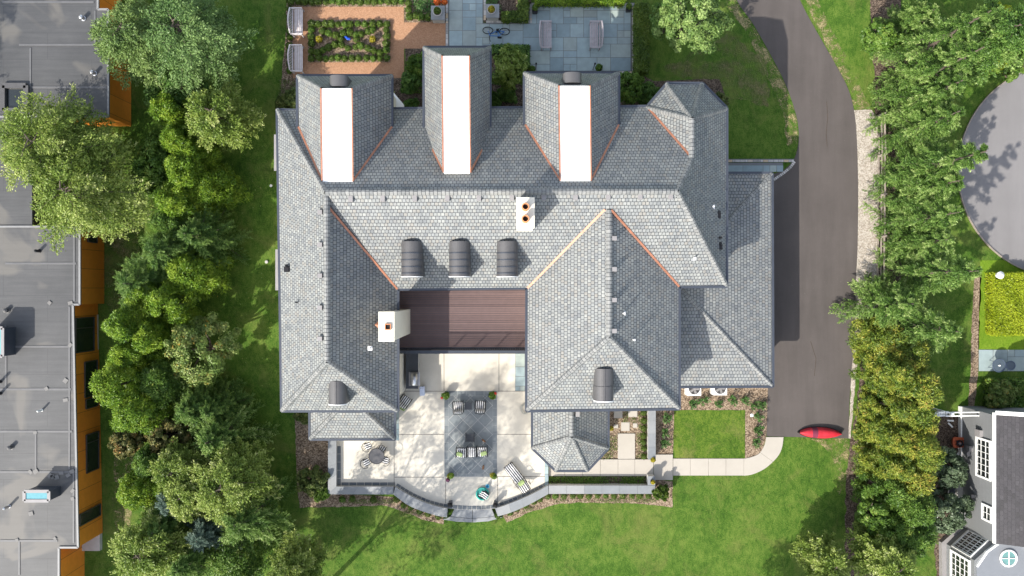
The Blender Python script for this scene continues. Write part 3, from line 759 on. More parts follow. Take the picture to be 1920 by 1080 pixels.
# gutters round every eave
def gutter(lines, h, w=.13):
    mb = MB()
    for a, b in zip(lines[:-1], lines[1:]): mb.bar(P(*a, h - .02), P(*b, h - .02), w, .13)
    mb.build('gutter', M_gutter, house)
gutter([(557, 206.5), (519.5, 205.5), (528, 771)], E); gutter([(528, 771), (747, 771), (747, 543), (987, 541), (986.5, 771), (1274, 767), (1274, 538.5), (1363, 537.5)], E)
gutter([(1363, 536), (1363, 202.5), (1317.5, 156), (1250, 156), (1213, 199)], E); gutter([(735, 203.5), (796, 203)], E); gutter([(920, 202), (983, 201.5)], E); gutter([(1160, 200), (1213, 199)], E)
gutter([(1363, 324), (1448, 324), (1449.5, 725), (1275, 726)], 2.9); gutter([(580.5, 772), (580.5, 824), (741, 824), (741, 772)], 3.0); gutter([(997.5, 770), (997.5, 840.5), (1041.5, 883), (1101.5, 883), (1141, 840.5), (1141, 770)], 3.0)
def soffit(x0, y0, x1, y1, h): MB().prism(inset(x0, y0, x1, y1, h, .03), h - .20, h - .11).build('soffit', M_soffit, house)
soffit(524, 206, 745, 770, E); soffit(525, 204, 1361, 536, E - .003); soffit(987, 541, 1273, 768, E - .006); soffit(1250, 326, 1448, 723, 2.9); soffit(582, 745, 739, 822, 3.0)

# copper valleys
def valley(a, b, w=.11, m=M_copper, name='valley_flashing'):
    A, B = P(*a) + Vector((0, 0, .05)), P(*b) + Vector((0, 0, .05))
    MB().bar(A, B, w, .035).build(name, m, house)
valley((612, 383, RW + .02), (745, 542, E)); valley((1134, 393, RE), (989, 540, E)); valley((1146, 394, RE), (1273, 537, E)); valley((1213, 200, E), (1298, 297, RT), .1)

# three north wings with a flat white strip on top
def wing(x0, x1, yf, yv, fx0, fx1, yft, yr, Ed=7.05, Rd=9.42):
    fs = [[(x0, yf, Ed), (fx0, yft, Rd), (fx0 + 2, yr, Rd), (x0 + 2, yv, Ed)], [(x1, yf, Ed), (x1, yv, Ed), (fx1 + 2, yr, Rd), (fx1, yft, Rd)], [(x0, yf, Ed), (x1, yf, Ed), (fx1, yft, Rd), (fx0, yft, Rd)]]
    for f in fs: MB().poly(fix(f)).build('roof_slope', M_slate, house)
    MB().prism(px([(fx0, yft), (fx1, yft), (fx1 + 2, yr + 1), (fx0 + 2, yr + 1)], Rd + .06), Rd - .35, Rd + .06).build('flat_roof', M_white_roof, house)
    for a, b in (((fx0 - 1, yft, Rd + .02), (fx0 + 1, yr, Rd + .02)), ((fx1 + 1, yft, Rd + .02), (fx1 + 3, yr, Rd + .02))): valley(a, b, .07, M_copper, 'edge_flashing')
    valley((x0 + 2, yv, Ed), (fx0 + 2, yr, Rd - .02), .1); valley((x1, yv, Ed), (fx1 + 3, yr, Rd - .02), .1)
    caps([((x0, yf, Ed), (fx0, yft, Rd)), ((x1, yf, Ed), (fx1, yft, Rd))], .15)
    gutter([(x0 - .5, yv), (x0 - .5, yf - .5), (x1 + .5, yf - .5), (x1 + .5, yv)], Ed)
    MB().prism(inset(x0, yf, x1, yv, Ed, .04), Ed - .2, Ed - .11).build('soffit', M_soffit, house)
wing(558, 735, 142, 238, 603, 659, 166, 340); wing(795, 919, 89, 252, 830, 879, 105, 323); wing(983, 1160, 137, 234, 1049, 1105, 161, 339)

# barrel topped dormers in dark sheet metal
def dormer(cx_, y0, y1, half, h, seams=(), ax_seam=False, cop=True, sgn=-1):
    A = P(cx_, y1, h); B = P(cx_, y0, h); r = half * (CH - h) / CF
    n = 18; mb = MB(); vs = []
    rings = (A.y, B.y)
    low = 1.6
    for y in rings:
        vs.append(Vector((A.x - r, y, h - r - low)))
        for i in range(n + 1):
            t = math.pi * i / n
            vs.append(Vector((A.x - r * math.cos(t), y, h - r + r * math.sin(t))))
        vs.append(Vector((A.x + r, y, h - r - low)))
    k = n + 3
    mb.add(vs, [[i, i + 1, k + i + 1, k + i] for i in range(k - 1)] + [list(range(k))[::-1], list(range(k, 2 * k))])
    d = mb.build('barrel_dormer', M_lead, house)
    for y in seams:
        sm = MB(); yy = P(cx_, y, h).y
        pts = [Vector((A.x - (r + .012) * math.cos(math.pi * i / n), yy, h - r + (r + .012) * math.sin(math.pi * i / n))) for i in range(n + 1)]
        for a, b in zip(pts[:-1], pts[1:]): sm.bar(a, b, .045, .03)
        sm.build('seam', M_lead if ax_seam else M_gutter, d)
    if ax_seam: MB().bar(Vector((A.x, A.y, h + .01)), Vector((A.x, B.y, h + .01)), .04, .03).build('seam', M_lead, d)
    fr = MB(); yy = A.y - .03 * -sgn if False else A.y + sgn * .02
    for i in range(n):
        a = Vector((A.x - (r - .02) * math.cos(math.pi * i / n), yy, h - r + (r - .02) * math.sin(math.pi * i / n)))
        b = Vector((A.x - (r - .02) * math.cos(math.pi * (i + 1) / n), yy, h - r + (r - .02) * math.sin(math.pi * (i + 1) / n)))
        fr.bar(a, b, .05, .09)
    fr.build('arch_trim', M_white, d)
    pane = MB().poly([Vector((A.x - (r - .1) * math.cos(math.pi * i / n), yy + sgn * .012, h - r + (r - .1) * math.sin(math.pi * i / n))) for i in range(n + 1)] + [Vector((A.x + r - .1, yy + sgn * .012, h - r - .7)), Vector((A.x - r + .1, yy + sgn * .012, h - r - .7))])
    pane.build('window_pane', M_glass, d)
    return d
for cx_ in (770, 860.5, 951): dormer(cx_, 452, 518, 20.0, 8.45, seams=(474, 487, 500, 512))
dormer(629.5, 715, 759, 17.0, 8.25, ax_seam=True)
dormer(1134, 692, 753, 18.5, 8.25, seams=(726,), ax_seam=True)
def north_dormer(cx_, yf, yb):
    h = 9.35; r = 17.5 * (CH - h) / CF; n = 18
    A = P(cx_, yf, h); B = P(cx_, yb, h); mb = MB(); vs = []
    for y in (A.y, B.y):
        vs.append(Vector((A.x - r, y, h - r - 1.2)))
        vs += [Vector((A.x - r * math.cos(math.pi * i / n), y, h - r * .75 + r * .75 * math.sin(math.pi * i / n))) for i in range(n + 1)]
        vs.append(Vector((A.x + r, y, h - r - 1.2)))
    k = n + 3
    mb.add(vs, [[i, i + 1, k + i + 1, k + i][::-1] for i in range(k - 1)] + [list(range(k)), list(range(k, 2 * k))[::-1]])
    mb.build('barrel_dormer', M_lead, house)
north_dormer(633, 140, 161); north_dormer(1074, 134.5, 154)

# central chimney on the ridge, two clay flues
def chimney(cx_, cy_, w, d_, zt, zb, flues, square=False):
    c = P(cx_, cy_, zt)
    mb = MB().box((c.x, c.y, (zt - .1 + zb) / 2), (w - .08, d_ - .08, zt - .1 - zb))
    ch = mb.build('chimney', M_stucco, house)
    MB().box((c.x, c.y, zt - .05), (w, d_, .1)).build('chimney_cap', M_stucco, ch)
    for fx, fy in flues:
        f = P(fx, fy, zt + .1)
        if square:
            fm = MB()
            for sx, sy, wx, wy in ((-.135, 0, .04, .31), (.135, 0, .04, .31), (0, -.135, .23, .04), (0, .135, .23, .04)): fm.box((f.x + sx, f.y + sy, zt + .06), (wx, wy, .08))
            fm.build('flue', M_flue, ch); MB().box((f.x, f.y, zt + .012), (.23, .23, .012)).build('flue_opening', M_black, ch)
        else:
            z = zt
            pr = [(.19, z), (.19, z + .10), (.165, z + .14), (.16, z + .34), (.185, z + .36), (.185, z + .42), (.13, z + .42), (.13, z + .2)]
            MB().lathe(pr, (f.x, f.y, 0), 20).build('flue', M_flue, ch)
            MB().cyl((f.x, f.y, z + .2), (f.x, f.y, z + .26), .128, n=20).build('flue_opening', M_black, ch)
    return ch
chimney(985, 399, .90, 1.50, 11.0, 8.0, [(985, 388.5), (985, 411)])
wc = chimney(724.5, 612.5, .80, 1.50, 9.8, 0.3, [(727, 613)], True)
# copper cricket on the up-slope side of the west chimney
mb = MB(); c = P(724.5, 612.5, 9.8)
a0 = Vector((c.x - .38, c.y - .62, 7.3)); a1 = Vector((c.x - .38, c.y + .62, 7.3)); ap = Vector((c.x - .95, c.y, 7.75)); tp = Vector((c.x - .38, c.y, 7.75))
mb.add([a0, a1, ap, tp], [[0, 3, 2], [3, 1, 2]]); mb.build('cricket', M_copper, house)

# little slatted vents below the ridges
def vent(px_, py_, h, kind):
    c = P(px_, py_, h); mb = MB()
    if kind == 'S': mb.box((c.x, c.y, h), (.22, .30, .24))
    else: mb.box((c.x, c.y, h), (.24, .22, .26))
    mb.build('roof_vent', M_ventgrey, house)
for x in (658, 718, 778, 839, 898, 959.5, 1019.5, 1079, 1140, 1200, 1257): vent(x, 373 - (x - 658) * .008, 9.68, 'S')
for y in (395, 456, 514, 574, 632): vent(600.5, y + 3, 9.18, 'E')
for y in (447, 505, 562.5, 620.5): vent(1151.5, y, 9.16, 'E')
vent(1083, 776, 4.85, 'S')
for x, y, h in ((538, 505, 6.9), (1346, 404, 6.7), (1349, 463, 6.6)):
    c = P(x, y, h); mb = MB().box((c.x, c.y, h), (.26, .30, .26)); mb.cyl((c.x + .02, c.y + .1, h), (c.x + .02, c.y + .2, h + .16), .09); mb.build('roof_vent', M_iron, house)
def pipe(px_, py_, hb, ln=.55, r=.05, m=M_pvc, plate=True):
    c = P(px_, py_, hb); mb = MB().cyl((c.x, c.y, hb - .2), (c.x, c.y, hb + ln), r)
    if plate: mb.box((c.x, c.y, hb + .02), (.24, .24, .05))
    mb.build('vent_pipe', m, house)
pipe(1168, 587, 8.6); pipe(1186, 636, 8.05, .7); pipe(1300, 484, 7.25, .45); pipe(694, 653, 7.7, .35); pipe(1335.5, 388, 7.1, .3); pipe(557, 567, 7.5, .3, .035, M_iron, False); pipe(1350, 446, 6.7, .25, .06, M_iron, False)

# balcony between the wings: brown boards, railing, fascia
DZ = 3.4
nb = 26; mb = MB()
for k in range(nb):
    y0 = 541 + (652 - 541) * k / nb; y1 = 541 + (652 - 541) * (k + 1) / nb - .62
    a = P(738, y1, DZ); b = P(996, y0, DZ)
    mb.box(((a.x + b.x) / 2, (a.y + b.y) / 2, DZ - .03), (b.x - a.x, b.y - a.y, .05), tint=random.random())
mb.build('balcony_deck', tint_mat('deck_board', [(0, (0.098, 0.062, 0.06)), (1, (0.135, 0.088, 0.084))], 0.6, 0.2, 3), house)
MB().prism(px(rect(738, 661, 996, 535), DZ - .2), .3 + 2.4, DZ - .075).build('balcony_frame', M_gutter, house)
MB().bar(P(744, 659.5, DZ - .02), P(988, 659.5, DZ - .02), .22, .16).build('balcony_fascia', M_gutter, house)
rl = MB(); a = P(748, 654, DZ); b = P(987, 654, DZ)
for z in (.08, 1.02): rl.bar(a + Vector((0, 0, z)), b + Vector((0, 0, z)), .05, .04)
n = 72
for k in range(n + 1):
    p = a.lerp(b, k / n); w = .055 if k % 12 == 6 else .028
    rl.bar(p, p + Vector((0, 0, 1.02)), w, w)
rl.build('balcony_railing', M_iron, house)
for x in (748, 862, 984):
    c = P(x, 652, .3); MB().box((c.x, c.y, 1.7), (.22, .22, 2.8)).build('porch_post', M_wall, house)
# bay window ledge on the west wall and scroll bracket on the north wing
for y0, y1 in ((255, 318), (470, 542)):
    q = P(524.5 if y0 < 400 else 527, (y0 + y1) / 2, 3.2); ln = (y1 - y0) * .031
    MB().box((q.x, q.y, 1.7), (.5, ln, 3.0)).build('bay_window', M_ventgrey, house)
    MB().box((q.x, q.y, 3.24), (.62, ln + .15, .08)).build('bay_roof', M_ventgrey, house)
q = [P(737, 172, 3.2), P(757, 196, 3.2), P(757, 202, 3.2), P(737, 202, 3.2)]
MB().prism(q, 2.9, 3.2).build('porch_roof', M_white, house)

# windows and garage doors in the walls under the eaves
def hwin(x, y, z, w, hgt, face):
    dx, dy = {'W': (-1, 0), 'E': (1, 0), 'S': (0, -1), 'N': (0, 1)}[face]
    s1 = (.08, w, hgt) if dx else (w, .08, hgt); s2 = (.10, w - .14, hgt - .14) if dx else (w - .14, .10, hgt - .14)
    f = MB().box((x + dx * .02, y + dy * .02, z), s1).build('window', M_white, house)
    MB().box((x + dx * .022, y + dy * .022, z), s2).build('window_pane', M_glass, f)
xw_ = P(524, 400, E).x + .36
for y in (8.0, 2.2, -4.6):
    for z in (1.7, 4.6): hwin(xw_, y, z, 1.1, 1.5, 'W')
ys_ = P(0, 768, E).y + .36
for x in (1.8, 8.2): hwin(x, ys_, 4.6, 1.1, 1.4, 'S'); hwin(x + .1, ys_, 1.7, 1.1, 1.6, 'S') if x > 5 else None
for x in (-12.0, -8.2): hwin(x, P(0, 770, E).y + .36, 4.9, 1.0, 1.3, 'S')
for x in (-5.2, -2.7, -.4): hwin(x, P(0, 537, E).y + .40, 4.55, 1.3, 2.1, 'S')
xg = P(1448, 500, 2.9).x - .45
for y in (3.4, .2, -3.0): MB().box((xg + .02, y, 1.2), (.08, 2.5, 2.2)).build('garage_door', M_woodw, house)
# ------------------------------------------------------------------ vegetation
def leaves(name, C, Nn, T, size, asp, tint, m, parent):
    """many small leaf-shaped quads: centre, facing, long axis, size"""
    C = np.asarray(C, np.float32); n = len(C)
    Nn = Nn / (np.linalg.norm(Nn, axis=1, keepdims=True) + 1e-9)
    T = T - Nn * np.sum(T * Nn, axis=1, keepdims=True)
    T = T / (np.linalg.norm(T, axis=1, keepdims=True) + 1e-9)
    B = np.cross(Nn, T)
    s = (size * (0.7 + 0.6 * rng.random(n)))[:, None]
    bend = Nn * s * 0.18
    V = np.empty((n, 4, 3), np.float32)
    V[:, 0] = C - T * s - bend; V[:, 1] = C + B * s * asp; V[:, 2] = C + T * s - bend; V[:, 3] = C - B * s * asp
    me = bpy.data.meshes.new(name)
    me.vertices.add(n * 4); me.loops.add(n * 4); me.polygons.add(n)
    me.vertices.foreach_set('co', V.reshape(-1))
    me.loops.foreach_set('vertex_index', np.arange(n * 4, dtype=np.int32))
    me.polygons.foreach_set('loop_start', np.arange(0, n * 4, 4, dtype=np.int32))
    me.polygons.foreach_set('loop_total', np.full(n, 4, np.int32))
    at = me.attributes.new('tint', 'FLOAT', 'FACE')
    at.data.foreach_set('value', np.clip(tint, 0, 1).astype(np.float32))
    me.materials.append(m); me.update(); me.validate()
    o = bpy.data.objects.new(name, me); COL.objects.link(o)
    if parent is not None: o.parent = parent
    return o
def rdir(n):
    v = rng.normal(size=(n, 3)); return v / np.linalg.norm(v, axis=1, keepdims=True)

def clumped(shape, R, Hh, z0, nc, nl, rc, size, seed):
    """leaf clumps spread through a crown; shape(z01)->relative radius"""
    C = []; NN = []; TI = []; TT = []
    ph = rng.random(6) * 6.28
    for k in range(nc):
        u = rng.random() ** 0.85; az = rng.random() * 6.2832
        lump = 1 + .16 * math.sin(2 * az + ph[0] + 3 * u) + .13 * math.sin(3 * az + ph[1] - 4 * u) + .10 * math.sin(5 * az + ph[2] + 7 * u)
        rr = R * shape(u) * lump * (0.42 + 0.58 * rng.random() ** 0.45)
        c = np.array([rr * math.cos(az), rr * math.sin(az), z0 + u * Hh + rng.normal() * .12])
        out = np.array([math.cos(az), math.sin(az), .75]); out /= np.linalg.norm(out)
        r = rc * (0.65 + 0.8 * rng.random())
        m = int(nl * (0.6 + 0.8 * rng.random()))
        d = rdir(m) + out * 0.55; d /= np.linalg.norm(d, axis=1, keepdims=True)
        q = c + d * (r * (0.45 + 0.6 * rng.random(m)))[:, None] * np.array([1, 1, .8])
        C.append(q); NN.append(d * .7 + out * .45 + rng.normal(size=(m, 3)) * .45); TT.append(d + rng.normal(size=(m, 3)) * .4)
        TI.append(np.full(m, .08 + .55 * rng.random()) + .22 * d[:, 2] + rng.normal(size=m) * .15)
    C = np.concatenate(C); NN = np.concatenate(NN); TI = np.concatenate(TI)
    return C, NN, np.concatenate(TT), TI

def sprays(Hh, R, z0, nlimb, nb, nl, up, droop, prof, seed, tipgain=.35, jit=1.0, blf=.42, fw=.75):
    """limbs off a trunk, branchlets off limbs, leaves along branchlets"""
    C = []; NN = []; TT = []; TI = []; limbs = []
    az0 = rng.random() * 6.28
    for i in range(nlimb):
        u = (i + rng.random()) / nlimb
        z = z0 + (Hh - z0) * u
        az = az0 + i * 2.399 + rng.normal() * .25
        Ln = R * prof(u) * (0.72 + 0.5 * rng.random())
        if Ln < .12: Ln = .12
        d = np.array([math.cos(az), math.sin(az), 0.0]); sd = np.array([-d[1], d[0], 0.0])
        curve = rng.normal() * .18
        def at(s): return d * Ln * s + sd * curve * Ln * s * s + np.array([0, 0, z + up * Ln * s - droop * Ln * s * s])
        limbs.append([Vector(at(s)) for s in (0, .35, .7, 1.0)])
        tone = .15 + .45 * rng.random()
        for j in range(nb):
            s = .18 + .82 * (j + rng.random()) / nb
            p = at(s); side = 1 if j % 2 else -1
            bl = Ln * blf * (1.12 - s * .75) * (0.7 + .6 * rng.random()) + .12
            bd = d * fw + sd * side * .85 + np.array([0, 0, up * .5 - droop * s * .9 + rng.normal() * .18]); bd /= np.linalg.norm(bd)
            m = max(3, int(nl * (0.5 + bl)))
            t = rng.random(m)
            q = p + bd * (bl * t)[:, None] + rng.normal(size=(m, 3)) * ((.05 + .07 * bl) * jit)
            C.append(q)
            NN.append(np.array([0, 0, 1.0]) + rng.normal(size=(m, 3)) * .75 + d * .15)
            TT.append(bd + rng.normal(size=(m, 3)) * .28)
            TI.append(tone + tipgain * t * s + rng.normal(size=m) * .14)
    return np.concatenate(C), np.concatenate(NN), np.concatenate(TT), np.concatenate(TI), limbs

def trunk(parent, Hh, r, limbs=None, bend=.0, lr=.3):
    mb = MB(); k = 6
    pts = [Vector((bend * math.sin(2.2 * i / k), bend * math.cos(1.7 * i / k) - bend, Hh * i / k)) for i in range(k + 1)]
    mb.tube(pts, [r * (1.25 if i == 0 else 1) * (1 - .8 * i / k) for i in range(k + 1)], 8)
    if limbs:
        for L_ in limbs[::max(1, len(limbs) // 26)]: mb.tube(L_, [r * lr, r * lr * .7, r * lr * .4, r * lr * .15], 5)
    return mb.build('trunk', M_bark, parent, world=False)

def base_of(px_, py_, h, z=0): 
    p = P(px_, py_, h); return Vector((p.x, p.y, z))
def cone(p=.75, lo=.12): return lambda u: (lo + (1 - lo) * (1 - u) ** p) * min(1, .55 + u * 3)
def dome(u): return max(.1, math.sqrt(max(0, 1 - (1.7 * u - .7) ** 2)))
def tree(kind, leaf, px_, py_, hgt, R, name, label, cat='tree', group=None, dens=1.0, ph=None, z=0):
    """px_, py_: where the tree top is seen in the photo"""
    root = thing(name, label, cat, base_of(px_, py_, ph if ph is not None else hgt, z), 0, group)
    m = ML[leaf]
    if kind == 'arbor':        # dense upright evergreen, several leaders
        C, NN, T, TI = clumped(cone(.62, .16), R, hgt - .3, .2, int(110 * dens), 170, R * .22, .1, 0)
        n_ = rdir(len(C)) + np.array([0, 0, .9]) + NN * .35; leaves('crown', C, n_, T + np.array([.1, 0, .25]), .085, .27, TI, m, root); trunk(root, hgt * .85, .13)
    elif kind == 'spruce':
        C, NN, T, TI, lb = sprays(hgt, R, .4, int(58 * dens), 18, 34, .10, .16, lambda u: 1.12 * (1 - u) ** .7 + .04, 0, .6, .45, .30, 1.15)
        leaves('crown', C, NN, T, .072, .21, TI, m, root); trunk(root, hgt, .15, lb, lr=.25)
    elif kind == 'feather':    # open tree with drooping, feathery branch ends
        C, NN, T, TI, lb = sprays(hgt, R, hgt * .30, int(40 * dens), 20, 34, .50, .50, lambda u: .5 + .62 * math.sin(math.pi * min(1, .25 + .72 * u)), 0, .45, .7)
        leaves('crown', C, NN, T, .07, .42, TI, m, root); trunk(root, hgt * .88, .14, lb, .2, .30)
    elif kind == 'broad':
        C, NN, T, TI = clumped(dome, R, hgt * .62, hgt * .36, int(95 * dens), 150, R * .19, .1, 0)
        lb = [[Vector((0, 0, hgt * .3)), Vector((R * .3 * math.cos(a), R * .3 * math.sin(a), hgt * .5)), Vector((R * .55 * math.cos(a + .2), R * .55 * math.sin(a + .2), hgt * .66)), Vector((R * .8 * math.cos(a + .1), R * .8 * math.sin(a + .1), hgt * .75))] for a in [k * 1.05 for k in range(6)]]
        leaves('crown', C, NN, T, .08, .55, TI, m, root); trunk(root, hgt * .85, .16, lb, .1, .5)
    return root

random.seed(3)
# ---- left boundary planting
LT = [
 ('feather', 'olive', 335, 935, 4.6, 1.3, 'small_tree', 'small olive tree squeezed between the blue spruces and the larger olive tree'),
 ('spruce', 'dark', 285, 1000, 4.4, 1.5, 'fir_tree', 'dark green fir below the upper blue spruce, left bottom border'),
 ('spruce', 'spruce', 330, 1075, 5.0, 1.7, 'pine_tree', 'pale pine cut by the bottom edge in the left border'),
 ('arbor', 'green', 262, 875, 3.6, 1.2, 'evergreen_shrub', 'green bush beside the rust coloured shrub facing the orange wall'),
 ('spruce', 'dark', 385, 775, 3.6, 1.5, 'fir_tree', 'low dark fir spreading over the lawn edge right of the other below the maple'),
 ('arbor', 'bright', 250, 555, 4.6, 1.3, 'arborvitae', 'bright conifer squeezed between dark firs above the tall dark window'),
 ('arbor', 'green', 300, 420, 4.2, 1.3, 'evergreen_shrub', 'green bush between two bright conifers and the dark firs, upper hedge'),
 ('arbor', 'bright', 342, 275, 4.4, 1.3, 'arborvitae', 'bright conifer under the loose pale tree beside the lawn'),
 ('feather', 'locust', 222, 48, 7.2, 1.95, 'locust_tree', 'feathery yellow green tree overhanging the corner of the flat grey roof'),
 ('feather', 'locust_grey', 322, 40, 7.4, 2.25, 'locust_tree', 'large grey green feathery tree at the top edge beside the lawn strip'),
 ('feather', 'olive', 50, 262, 7.8, 2.70, 'olive_leaved_tree', 'pale olive tree at the left picture edge growing over the flat roof'),
 ('feather', 'olive', 112, 352, 7.4, 2.650, 'olive_leaved_tree', 'wide pale olive tree whose branch tips hang over the orange wall'),
 ('broad', 'dark', 312, 150, 3.8, 1.70, 'evergreen_shrub', 'dark green leafy bush directly below the big feathery trees'),
 ('feather', 'olive', 390, 205, 5.7, 1.60, 'small_tree', 'loose pale tree leaning toward the lawn beside bright yellow green conifers'),
 ('arbor', 'bright', 300, 198, 4.7, 1.44, 'arborvitae', 'bright yellow green conifer topmost of the left hedge row'),
 ('arbor', 'bright', 318, 258, 4.6, 1.44, 'arborvitae', 'bright yellow green conifer second from the top of the left hedge row'),
 ('broad', 'green', 282, 302, 3.8, 1.50, 'evergreen_shrub', 'mid green shrub between the olive tree and the bright conifers'),
 ('arbor', 'bright', 332, 320, 4.7, 1.67, 'arborvitae', 'bright rounded conifer in the left hedge nearest the lawn, level with the house corner'),
 ('arbor', 'bright', 312, 372, 4.7, 1.72, 'arborvitae', 'bright conifer in the left hedge just above the dark firs'),
 ('arbor', 'bright', 368, 345, 3.6, 1.72, 'arborvitae', 'low bright conifer at the lawn edge of the left hedge, upper half'),
 ('spruce', 'dark', 345, 438, 4.6, 2.05, 'fir_tree', 'dark green fir at the lawn edge halfway along the left hedge'),
 ('spruce', 'dark', 282, 470, 5.3, 2.16, 'fir_tree', 'dark fir with layered branches beside the dry bare patch'),
 ('spruce', 'dark', 232, 532, 5.3, 2.16, 'fir_tree', 'dark bluish fir reaching toward the orange wall'),
 ('arbor', 'bright', 340, 512, 4.3, 1.84, 'arborvitae', 'broad bright conifer on the lawn side just below the dark fir'),
 ('arbor', 'bright', 292, 572, 4.8, 1.72, 'arborvitae', 'bright conifer in the middle of the left hedge above the round maple'),
 ('arbor', 'bright', 215, 612, 5.2, 1.49, 'arborvitae', 'bright conifer facing the tall dark window of the flat roofed building'),
 ('arbor', 'bright', 262, 632, 4.6, 1.49, 'arborvitae', 'bright conifer touching the left side of the round maple'),
 ('arbor', 'bright', 222, 668, 4.7, 1.26, 'arborvitae', 'narrow bright conifer between two others facing the orange wall'),
 ('broad', 'maple', 352, 660, 4.9, 1.90, 'maple_tree', 'round light green maple with orange tinged leaves beside the lawn strip'),
 ('arbor', 'bright', 195, 728, 5.2, 1.72, 'arborvitae', 'bright conifer leaning farthest left toward the windowed orange wall'),
 ('arbor', 'green', 285, 722, 3.8, 1.72, 'arborvitae', 'shaded green conifer below the round maple'),
 ('arbor', 'bright', 232, 782, 5.0, 1.72, 'arborvitae', 'bright conifer lowest of the dense left hedge'),
 ('spruce', 'dark', 345, 772, 3.8, 1.84, 'fir_tree', 'dark low fir beneath the round maple at the lawn edge'),
 ('broad', 'rust', 225, 835, 2.3, 0.90, 'rusty_shrub', 'rust coloured shrub at the foot of the lowest bright conifer'),
 ('broad', 'rust', 300, 822, 2.7, 1.20, 'rusty_shrub', 'brownish grey green shrub between conifer and pine'),
 ('spruce', 'spruce', 385, 832, 4.6, 2.05, 'pine_tree', 'pale pine with star like branches beside the lawn left of the mulch bed'),
 ('feather', 'olive', 318, 888, 4.2, 1.36, 'small_tree', 'olive leaved small tree above the blue spruce'),
 ('feather', 'olive', 410, 918, 5.3, 1.92, 'small_tree', 'larger olive leaved tree at the lawn edge left of the terrace'),
 ('arbor', 'bright', 240, 930, 4.0, 1.49, 'arborvitae', 'bright green conifer left of the blue spruce'),
 ('spruce', 'blue', 308, 955, 4.2, 1.62, 'blue_spruce', 'small blue spruce among olive leaved trees'),
 ('spruce', 'spruce', 438, 992, 5.3, 2.48, 'pine_tree', 'layered pale green pine near the bottom left lawn'),
 ('spruce', 'blue', 368, 1015, 4.2, 1.84, 'blue_spruce', 'greyish blue spruce lower in the left border, in front of pale pines'),
 ('feather', 'olive', 255, 1045, 4.9, 1.76, 'small_tree', 'olive leaved tree cut by the bottom edge beside the orange wall'),
 ('arbor', 'green', 420, 1072, 3.8, 2.07, 'evergreen_shrub', 'green bushy conifer at the bottom edge of the left border'),
 ('feather', 'olive', 540, 1085, 4.6, 1.36, 'small_tree', 'yellowish tree at the bottom edge left of the big lawn'),
]
